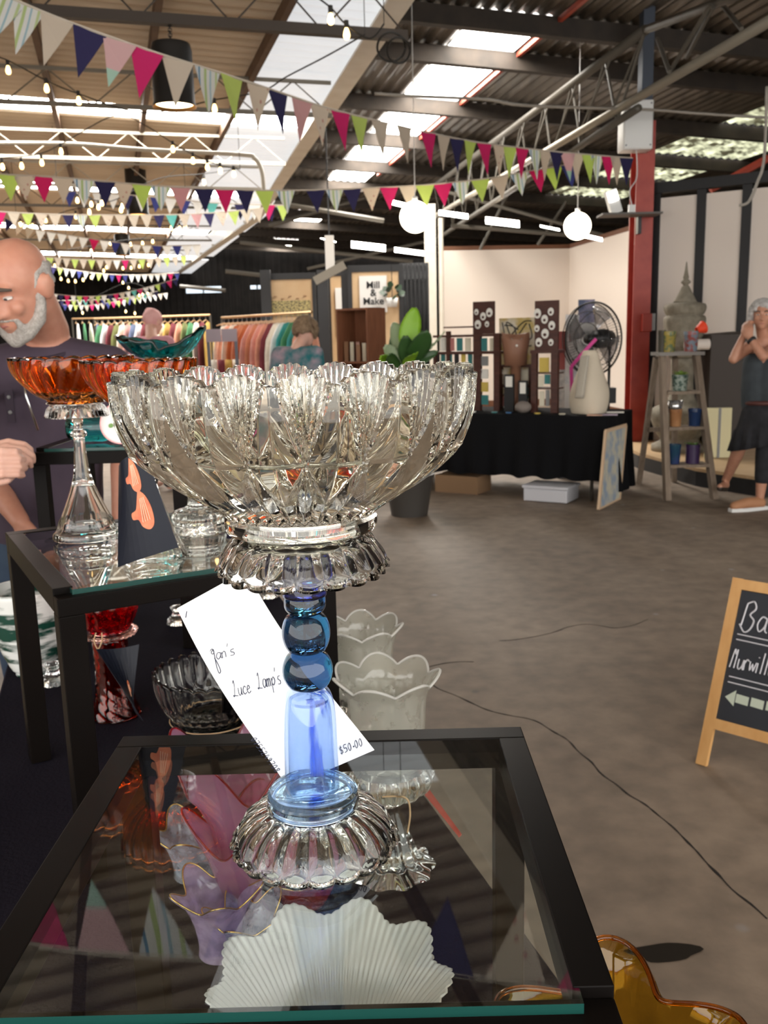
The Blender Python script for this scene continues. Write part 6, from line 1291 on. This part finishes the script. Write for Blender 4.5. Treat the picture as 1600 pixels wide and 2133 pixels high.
def face(t, P, F, s, o, iris=(.06, .045, .03), brow=(.05, .035, .025), squint=.55):
    mw_ = M('eye_white', (.75, .72, .68), .25); mi = M('iris_%d' % int(iris[0] * 1000), iris, .2); ml = M('lips', (.36, .13, .11), .5); mbz = M('brow_%d' % int(brow[0] * 1000), brow, .9)
    for sx in (-1, 1):
        e = P(.033 * sx, -.0755, .010) - o; ey = MB().sphere(e, .0125 * s, 14, 10, T=F, sc=(1.15, .8, squint)).build('eye', mw_, t, True); MB().sphere(e + F @ V((0, -.0085 * s, 0)), .006 * s, 10, 8, T=F, sc=(1, .5, min(.85, squint * 1.7))).build('iris', mi, ey, True)
        MB().tube([P(.014 * sx, -.089, .033) - o, P(.034 * sx, -.091, .040) - o, P(.056 * sx, -.074, .032) - o], [.004 * s, .0055 * s, .003 * s], 6).build('eyebrow', mbz, t, True)
    MB().tube([P(-.026, -.082, -.0635) - o, P(0, -.0965, -.063) - o, P(.026, -.082, -.0635) - o], [.002 * s, .0045 * s, .002 * s], 6).build('mouth', ml, t, True)
def fist(w, d, n, s=1.0, curl=1.0, side=1):
    """palm and five fingers: w wrist, d direction of the hand, n back-of-hand normal; fingers fold towards -n"""
    w = V(w); d = V(d).normalized(); n = V(n); n = (n - d * n.dot(d)).normalized(); x = d.cross(n) * side; C = []
    for i, (off, L) in enumerate(((-.032, .9), (-.011, 1.05), (.011, 1.0), (.031, .8))):
        k = w + x * off * s + d * .085 * s + n * .004 * s * (1 - abs(off) * 20); C.append([(w + x * off * .55 * s + d * .015 * s, .014 * s), (k, .0115 * s)])
        a1, a2, a3 = .55 * curl, 1.5 * curl, 2.5 * curl; p = k; seg = [(p, .0098 * s)]
        for a, l, r in ((a1, .042, .0092), (a2, .027, .0086), (a3, .021, .0078)):
            p = p + (d * cos(a) - n * sin(a)) * l * L * s; seg.append((p, r * s))
        C.append(seg)
    b = w + x * -.028 * s + d * .022 * s - n * .006 * s; m = b + x * -.022 * s + d * .032 * s - n * .012 * s
    C.append([(w, .020 * s), (b, .016 * s), (m, .0125 * s), (m + d * .03 * s - n * .010 * s + x * .006 * s, .0105 * s), (m + d * .05 * s - n * .012 * s + x * .022 * s * curl, .009 * s)])
    C.append([(w, .023 * s), (w + d * .05 * s, .024 * s)]); return C
m_skinA = M('ruddy_skin', (.52, .23, .155), .45, noise_=(28, (.60, .30, .21), .25), sss=.15); m_skinB = M('tanned_skin', (.45, .21, .13), .5, noise_=(30, (.52, .27, .18), .25), sss=.12); m_skinC = M('fair_skin', (.60, .34, .26), .5, noise_=(30, (.66, .40, .32), .25), sss=.12)
# ---------- the bald man
def man():
    Yh, Yt_ = 2.62, 2.86; hc = at(36, 597, Yh); F = frame((-.36, -.80, -.50), (.10, 0, 1)); s = 1.08
    sh_l, sh_r = at(228, 772, Yt_), at(-62, 790, Yt_ - .1); nk = at(98, 705, Yt_ - .05); ch = at(82, 850, Yt_ + .02); be = at(92, 1010, Yt_ + .04); pe = at(98, 1110, Yt_ + .06)
    gz = Yt_ + .05; base = V((pe.x, gz, 0)); o = base
    t = flesh  # body mesh is the thing itself
    caps, E, P = head_parts(hc, F, s)
    caps += [[(P(0, .035, -.06), .062), (nk + V((0, 0, .02)), .068), (ch, .12)], [(sh_r, .065), (nk + V((0, .0, -.06)), .075), (sh_l, .065)], [(ch + V((-.07, 0, 0)), .11), (be + V((-.06, 0, 0)), .11), (pe + V((-.05, 0, 0)), .12)], [(ch + V((.07, 0, 0)), .11), (be + V((.06, 0, 0)), .11), (pe + V((.05, 0, 0)), .12)]]
    el, wl = at(262, 925, Yt_ + .02), at(252, 1075, Yt_ - .06); er, wr = at(-50, 960, Yt_ - .02), at(42, 1085, Yt_ - .14)
    caps += [[(sh_l, .062), (sh_l.lerp(el, .5), .056), (el, .044), (el.lerp(wl, .35), .043), (wl, .029)], [(sh_r, .062), (er, .046), (er.lerp(wr, .35), .044), (wr, .029)]]
    caps += fist(wl, (0, -.1, -1), (1, 0, 0), 1, .5) + fist(wr, (.2, -.1, -1), (-.6, -.8, 0), 1, .5)
    for sx in (-1, 1):
        hip = pe + V((.09 * sx, 0, -.03)); kn = V((pe.x + .10 * sx, gz - .03, .50)); an = V((pe.x + .11 * sx, gz + .03, .09)); caps.append([(hip, .10), (kn, .062), (kn.lerp(an, .35), .060), (an, .040)]); caps.append([(an - V((0, 0, .045)), .042), (an + V((.01 * sx, -.16, -.058)), .031)])
    body = flesh('person', caps, m_skinA, None, .0075, 5, E, base)
    tag(body, 'bald grey bearded man in a dark plum tee looking down over the stands', 'person')
    face(body, P, F, s, o, (.05, .05, .05), (.10, .075, .06), .30)
    # beard and side hair
    bc = [[(P(-.068, -.006, -.0), .010), (P(-.066, -.008, -.035), .016), (P(-.058, -.030, -.072), .021), (P(-.035, -.062, -.098), .021), (P(0, -.075, -.112), .024), (P(.035, -.062, -.098), .021), (P(.058, -.030, -.072), .021), (P(.066, -.008, -.035), .016), (P(.068, -.006, -.0), .010)], [(P(-.03, -.070, -.085), .016), (P(.03, -.070, -.085), .016)], [(P(-.032, -.078, -.050), .006), (P(0, -.098, -.046), .0065), (P(.032, -.078, -.050), .006)], [(P(-.034, -.078, -.052), .008), (P(-.036, -.072, -.08), .012)], [(P(.034, -.078, -.052), .008), (P(.036, -.072, -.08), .012)]]
    m_beard = M('grey_beard', (.40, .36, .32), .95, noise_=(90, (.62, .58, .54), .2), bump=(220, .9)); flesh('beard', [[(p - o, r) for p, r in c] for c in bc], m_beard, body, .006, 3)
    hs = []
    for sx in (-1, 1): hs.append([(P(.070 * sx, -.012, .012), .0075), (P(.073 * sx, .006, .036), .010), (P(.066 * sx, .05, .035), .012), (P(.040 * sx, .088, .02), .013), (P(0, .100, .02), .013)]); hs.append([(P(.055 * sx, .045, .03), .026), (P(.055 * sx, .04, .0), .024), (P(.03 * sx, .07, .0), .026)]); hs.append([(P(.069 * sx, .04, .0), .011), (P(.040 * sx, .082, -.02), .013), (P(0, .094, -.02), .012)])
    flesh('side_hair', [[(p - o, r) for p, r in c] for c in hs], M('short_grey_hair', (.42, .39, .36), .95, noise_=(110, (.6, .57, .53), .2), bump=(240, .8)), body, .006, 3)
    # clothes
    g = .014; sc = [[(sh_r, .065 + g), (nk + V((0, .01, -.075)), .078 + g), (sh_l, .065 + g)], [(ch + V((-.07, 0, 0)), .11 + g), (be + V((-.06, 0, 0)), .112 + g), (pe + V((-.05, 0, .02)), .122 + g)], [(ch + V((.07, 0, 0)), .11 + g), (be + V((.06, 0, 0)), .112 + g), (pe + V((.05, 0, .02)), .122 + g)], [(nk + V((0, .015, -.05)), .078), (ch, .13)],
          [(sh_l, .064 + g), (sh_l.lerp(el, .62), .060 + g)], [(sh_r, .064 + g), (sh_r.lerp(er, .62), .060 + g)]]
    flesh('tee_shirt', [[(p - o, r) for p, r in c] for c in sc], M('plum_cotton', (.052, .036, .055), .9, noise_=(6, (.080, .058, .082), .25), bump=(9, .5)), body, .009, 6)
    MB().tube([(nk + V((.075 * cos(a), -.015 + .07 * sin(a), -.005 - .035 * (1 - sin(a)) * .8))) - o for a in [2 * pi * i / 28 for i in range(29)]], .008, 6).build('neckband', M('plum_rib', (.04, .028, .042), .9), body, True)
    a = ch + V((-.03, -.145, .12)) - o; MB().slab(lambda u, v: a + V((.024 * (u - .5), -.004, -.15 * v)), 2, 4, .004).build('placket', MATS['plum_rib'], body)
    for k in range(3): MB().sphere(a + V((0, -.010, -.03 - .045 * k)), .006, 8, 6).build('button', m_grey, body, True)
    q = at(66, 825, Yt_ - .16) - o; MB().tube([q + V((-.02, 0, .04)), q + V((-.012, -.01, 0)), q + V((.012, -.008, -.10))], .004, 6).build('hung_glasses', M('silver_frame', (.7, .7, .7), .2, metal=1), body, True)
    tr = []
    for sx in (-1, 1): hip = pe + V((.09 * sx, 0, -.03)); kn = V((pe.x + .10 * sx, gz - .03, .50)); an = V((pe.x + .11 * sx, gz + .03, .10)); tr.append([(pe + V((.05 * sx, 0, -.02)), .135), (hip, .115), (kn, .082), (an, .062)])
    flesh('jeans', [[(p - o, r) for p, r in c] for c in tr], M('dark_denim', (.03, .05, .09), .9, noise_=(12, (.05, .08, .13), .2)), body, .014, 5)
man()
# ---------- the person whose hands show at the edge
def standing(label, base, hgt, f, skin, arms=None, head=True, headf=None, vox=.012, sm=5):
    """a standing figure: base on the floor, facing f; returns (object, joints, helpers)"""
    base = V(base); f = V(f).normalized(); F = frame(f); k = hgt / 1.72; Q = lambda x, y, z: base + F @ V((x * k, y * k, z * k))
    J = dict(pe=Q(0, 0, .94), be=Q(0, -.01, 1.10), ch=Q(0, 0, 1.28), nk=Q(0, .01, 1.46), hd=Q(0, -.025, 1.615))
    for s_, n in ((1, 'l'), (-1, 'r')):
        J.update({'sh' + n: Q(.175 * s_, .01, 1.41), 'el' + n: Q(.215 * s_, .04, 1.12), 'wr' + n: Q(.20 * s_, -.05, .90), 'hp' + n: Q(.09 * s_, 0, .90), 'kn' + n: Q(.10 * s_, -.02, .50), 'an' + n: Q(.10 * s_, .03, .09)})
    if arms: J.update(arms)
    caps, E, P = head_parts(J['hd'], frame(headf or f), k * .98)
    hf = frame(headf or f)
    caps += [[(P(0, .03, -.06), .052 * k), (J['nk'], .056 * k), (J['ch'], .10 * k)], [(J['shr'], .055 * k), (J['nk'] - V((0, 0, .06)), .06 * k), (J['shl'], .055 * k)]]
    sx = F @ V((1, 0, 0))
    for s_ in (-1, 1): caps.append([(J['ch'] + sx * .055 * s_ * k, .10 * k), (J['be'] + sx * .045 * s_ * k, .095 * k), (J['pe'] + sx * .065 * s_ * k, .105 * k)])
    for n in 'lr':
        caps.append([(J['sh' + n], .052 * k), (J['el' + n], .040 * k), (J['el' + n].lerp(J['wr' + n], .35), .038 * k), (J['wr' + n], .025 * k)]); caps.append([(J['hp' + n], .092 * k), (J['kn' + n], .056 * k), (J['kn' + n].lerp(J['an' + n], .35), .055 * k), (J['an' + n], .036 * k)])
        toe = J.get('toe' + n, J['an' + n] + f * .15 * k - V((0, 0, .05 * k))); caps.append([(J['an' + n] - V((0, 0, .045 * k)), .037 * k), (toe, .028 * k)])
        d = J.get('hd' + n, J['wr' + n] - J['el' + n]); caps += fist(J['wr' + n], d, J.get('hn' + n, sx * (1 if n == 'l' else -1)), k * J.get('hs', 1), J.get('cu' + n, .5), 1 if n == 'l' else -1)
    ob = flesh('person', caps, skin, None, vox, sm, E, base); tag(ob, label, 'person'); return ob, J, P, hf, k, base, F
def wear(name, segs, mat, ob, base, vox=.014, sm=5): return flesh(name, [[(V(p) - base, r) for p, r in c] for c in segs], mat, ob, vox, sm)
def edge_person():
    b = V((-1.26, 2.34, 0)); J = dict(wrr=at(-62, 968, 1.96), elr=at(-230, 1012, 2.08), wrl=at(-50, 948, 2.03), ell=at(-170, 985, 2.2))
    J.update(hs=.84, hdr=V((1, -.05, .05)), hnr=V((0, -1, .25)), cur=1.0, hdl=V((1, 0, .12)), hnl=V((0, -.6, .8)), cul=.75)
    ob, J, P, F, k, base, Fb = standing('person in khaki at the picture edge with clasped hands and a brown cuff', b, 1.70, (.75, -.6, 0), m_skinC, J, vox=.0036, sm=2)
    m = M('khaki_cloth', (.30, .25, .15), .9, noise_=(10, (.40, .34, .22), .2)); g = .016
    sx = Fb @ V((1, 0, 0)); wear('shirt', [[(J['shr'], .07), (J['nk'] - V((0, 0, .08)), .078), (J['shl'], .07)]] + [[(J['ch'] + sx * .055 * s_, .118), (J['be'] + sx * .045 * s_, .115), (J['pe'] + sx * .06 * s_, .124)] for s_ in (-1, 1)] + [[(J['sh' + n], .066), (J['el' + n], .056), (J['el' + n].lerp(J['wr' + n], .3), .052)] for n in 'lr'], m, ob, base)
    wear('trousers', [[(J['hp' + n], .112), (J['kn' + n], .078), (J['an' + n], .062)] for n in 'lr'] + [[(J['hpl'], .115), (J['hpr'], .115)]], M('khaki_trousers', (.26, .21, .13), .9), ob, base)
    d = (J['wrl'] - J['ell']).normalized(); MB().tube([J['wrl'] - d * .035 - base, J['wrl'] + d * .015 - base], [.038, .036], 20).build('cuff', M('brown_suede', (.16, .075, .03), .9, bump=(200, .4)), ob, True)
    wear('hair', [[(P(0, .03, .05), .088), (P(0, .05, .0), .085)]], M('brown_hair', (.07, .045, .03), .8), ob, base); face(ob, P, F, k, base)
edge_person()
def curls(P, rnd, n, R, keep, r0=.016):
    C = []
    for i in range(n):
        z = rnd.uniform(-.45, 1); a = rnd.uniform(0, 2 * pi); q = (1 - z * z) ** .5; p = V((R[0] * q * cos(a), R[1] * q * sin(a) + .018, R[2] * z + .03))
        if keep(p): C.append([(P(*p), rnd.uniform(r0 * .8, r0 * 1.4)), (P(p.x * 1.07, p.y * 1.07, p.z - .02), r0)])
    return C
# ---------- the woman touching her ears
def woman():
    rnd = random.Random(8); Y = 7.3; b = onz(1572, 1050, 0); b = V((at(1597, 900, Y).x, Y, 0)); J = {}
    J['hd'] = at(1587, 657, Y - .05); J['nk'] = at(1592, 705, Y + .02); J['shr'] = at(1562, 722, Y + .02); J['shl'] = at(1628, 716, Y + .05)
    J['ch'] = at(1592, 755, Y + .02); J['be'] = at(1588, 805, Y + .02); J['pe'] = at(1590, 850, Y + .04)
    J['elr'] = at(1528, 748, Y - .12); J['wrr'] = at(1549, 698, Y - .12); J['ell'] = at(1590, 742, Y - .28); J['wrl'] = at(1562, 704, Y - .21)
    J['hdr'] = V((.25, .25, 1)); J['hnr'] = V((-1, -.3, 0)); J['cur'] = .9; J['hdl'] = V((-.05, .35, 1)); J['hnl'] = V((-.2, -1, 0)); J['cul'] = 1.0
    J['hpr'] = at(1572, 868, Y + .03); J['knr'] = at(1545, 925, Y + .05); J['anr'] = at(1512, 1000, Y + .32); J['toer'] = at(1500, 1014, Y + .18)
    J['hpl'] = at(1606, 868, Y + .05); J['knl'] = at(1592, 950, Y - .04); J['anl'] = at(1583, 1038, Y - .05); J['toel'] = at(1530, 1056, Y - .12)
    for n, zmin in (('toer', .035), ('anl', .10), ('toel', .045), ('anr', .10)): J[n].z = max(J[n].z, zmin)
    ob, J, P, F, k, base, Fb = standing('woman with curly grey hair and black ruffled skirt touching her ear', b, 1.62, (-.45, -.9, 0), m_skinB, J, headf=(-.35, -.93, -.05), vox=.009)
    face(ob, P, F, k, base, (.05, .04, .03), (.12, .09, .07), .38)
    wear('hair', curls(P, rnd, 170, (.088, .100, .098), lambda p: p.y > -.055 and not (p.y < -.03 and p.z < .06)) + [[(P(.082 * q, .02 - .03 * j, .03), .028), (P(.090 * q, .03 - .03 * j, -.04), .030), (P(.085 * q, .04 - .02 * j, -.11), .027)] for q in (-1, 1) for j in (0, 1)], M('curly_grey_hair', (.30, .28, .26), .95, noise_=(40, (.52, .50, .48), .2)), ob, base, .008, 2)
    sx = Fb @ V((1, 0, 0)); mt = M('slate_tank', (.028, .034, .040), .85, noise_=(10, (.045, .055, .062), .2)); wear('tank_top', [[(J['ch'] + sx * .055 * s_ + V((0, 0, -.02)), .108), (J['be'] + sx * .05 * s_, .112), (J['pe'] + sx * .06 * s_ + V((0, 0, .04)), .112)] for s_ in (-1, 1)] + [[(J['ch'] + sx * .06 * s_, .1), (J['ch'] + sx * .085 * s_ + V((0, 0, .12)), .04)] for s_ in (-1, 1)], mt, ob, base, .012)
    pc = J['pe'] - base; mk = M('black_skirt', (.010, .010, .012), .9, noise_=(20, (.02, .02, .024), .2)); n = 96
    pr = [(.128, .03), (.145, -.02), (.158, -.08), (.175, -.14), (.19, -.15), (.205, -.22), (.225, -.30)]
    MB().lathe(pr, n, c=(pc.x - .02, pc.y, pc.z), fn=lambda ph, i, r, z: (r * (1 + (.07 * cos(13 * ph) + .04 * cos(29 * ph)) * max(0, i - 1) / 5), z - (.05 * cos(ph - 2.6) * i / 6))).build('skirt', mk, ob, True)
    MB().tube([(pc.x - .01 + .130 * cos(a), pc.y + .118 * sin(a), pc.z + .045) for a in [2 * pi * i / 30 for i in range(31)]], .020, 8).build('belt', M('maroon_belt', (.07, .02, .015), .6), ob, True)
    wear('legging', [[(J['hpl'], .10), (J['knl'], .070), (J['knl'].lerp(J['anl'], .55), .058)]], mk, ob, base)
    ms = M('tan_shoe', (.42, .20, .10), .7); a, q = J['anl'], J['toel']; wear('tan_shoe', [[(a - V((0, 0, .045)), .050), (a.lerp(q, .5) - V((0, 0, .01)), .045), (q, .038)]], ms, ob, base, .010)
    d = (q - a); d.z = 0; d.normalize(); s2 = V((-d.y, d.x, 0)); a0 = V((a.x, a.y, 0)) - d * .055 - base; b0 = V((q.x, q.y, 0)) + d * .04 - base
    MB().prism([a0 + s2 * .04, a0 - s2 * .04, a0.lerp(b0, .6) - s2 * .05, b0 - s2 * .025, b0 + s2 * .025, a0.lerp(b0, .6) + s2 * .05], (0, 0, .028)).build('white_sole', m_wb, ob)
    a, q = J['anr'], J['toer']; wear('dark_sandal', [[(a - V((0, .0, .07)), .030), (q - V((0, 0, .012)), .028)]], M('dark_leather', (.03, .02, .015), .6), ob, base, .01)
    e = J['wrl'].lerp(J['ell'], .12) - base; dd = (J['ell'] - J['wrl']).normalized(); MB().tube([e - dd * .012, e + dd * .012], .036, 14).build('watch_strap', m_black, ob, True)
woman()
# ---------- the two people seen from behind
def back_person(label, px, ytop, Y, hgt, hair, top, low, seedn, lean=0, wrap=False):
    rnd = random.Random(seedn); x = at(px, 690, Y).x; zt = at(px, ytop, Y).z; base = V((x, Y, 0)); f = V((.35, .93, 0))
    ob, J, P, F, k, base, Fb = standing(label, base, zt - .01, f, m_skinC, dict(hd=V((x + lean, Y + .10, zt - .125))), headf=(.45, .85, -.3))
    sx = Fb @ V((1, 0, 0))
    if wrap: wear('head_wrap', [[(P(0, .015, .035), .092), (P(0, .05, .03), .080)], [(P(-.03, .06, .075), .045), (P(.03, .05, .085), .045)], [(P(-.085, .0, .03), .02), (P(0, .11, .02), .025), (P(.085, .0, .03), .02)]], hair, ob, base, .012, 3)
    else: wear('hair', curls(P, rnd, 190, (.092, .105, .10), lambda p: p.y > -.07 or p.z > .08, .020), hair, ob, base, .011, 2)
    wear('top', [[(J['shr'], .072), (J['nk'] - V((0, 0, .06)), .078), (J['shl'], .072)]] + [[(J['ch'] + sx * .06 * s_, .128), (J['be'] + sx * .06 * s_, .135), (J['pe'] + sx * .07 * s_, .145)] for s_ in (-1, 1)] + [[(J['sh' + n], .07), (J['el' + n], .068)] for n in 'lr'], top, ob, base)
    wear('trousers', [[(J['hp' + n], .115), (J['kn' + n], .085), (J['an' + n], .066)] for n in 'lr'] + [[(J['hpl'], .115), (J['hpr'], .115)]], low, ob, base); face(ob, P, F, k, base)
back_person('person with curly brown hair in a teal tie dyed top at the dress rail', 618, 660, 7.6, 1.6, M('curly_brown_hair', (.13, .085, .05), .95, noise_=(40, (.25, .17, .11), .2)), M('teal_tie_dye', (.015, .13, .15), .9, noise_=(7, (.34, .25, .30), .12)), M('dark_cloth', (.02, .02, .025), .9), 4, .07)
back_person('person in a pink head wrap and pink top behind the teal bowl', 316, 643, 9.0, 1.7, M('pink_wrap', (.60, .29, .28), .9, noise_=(8, (.68, .40, .38), .2)), M('pink_top', (.52, .24, .28), .9), MATS['dark_cloth'], 5, 0, True)
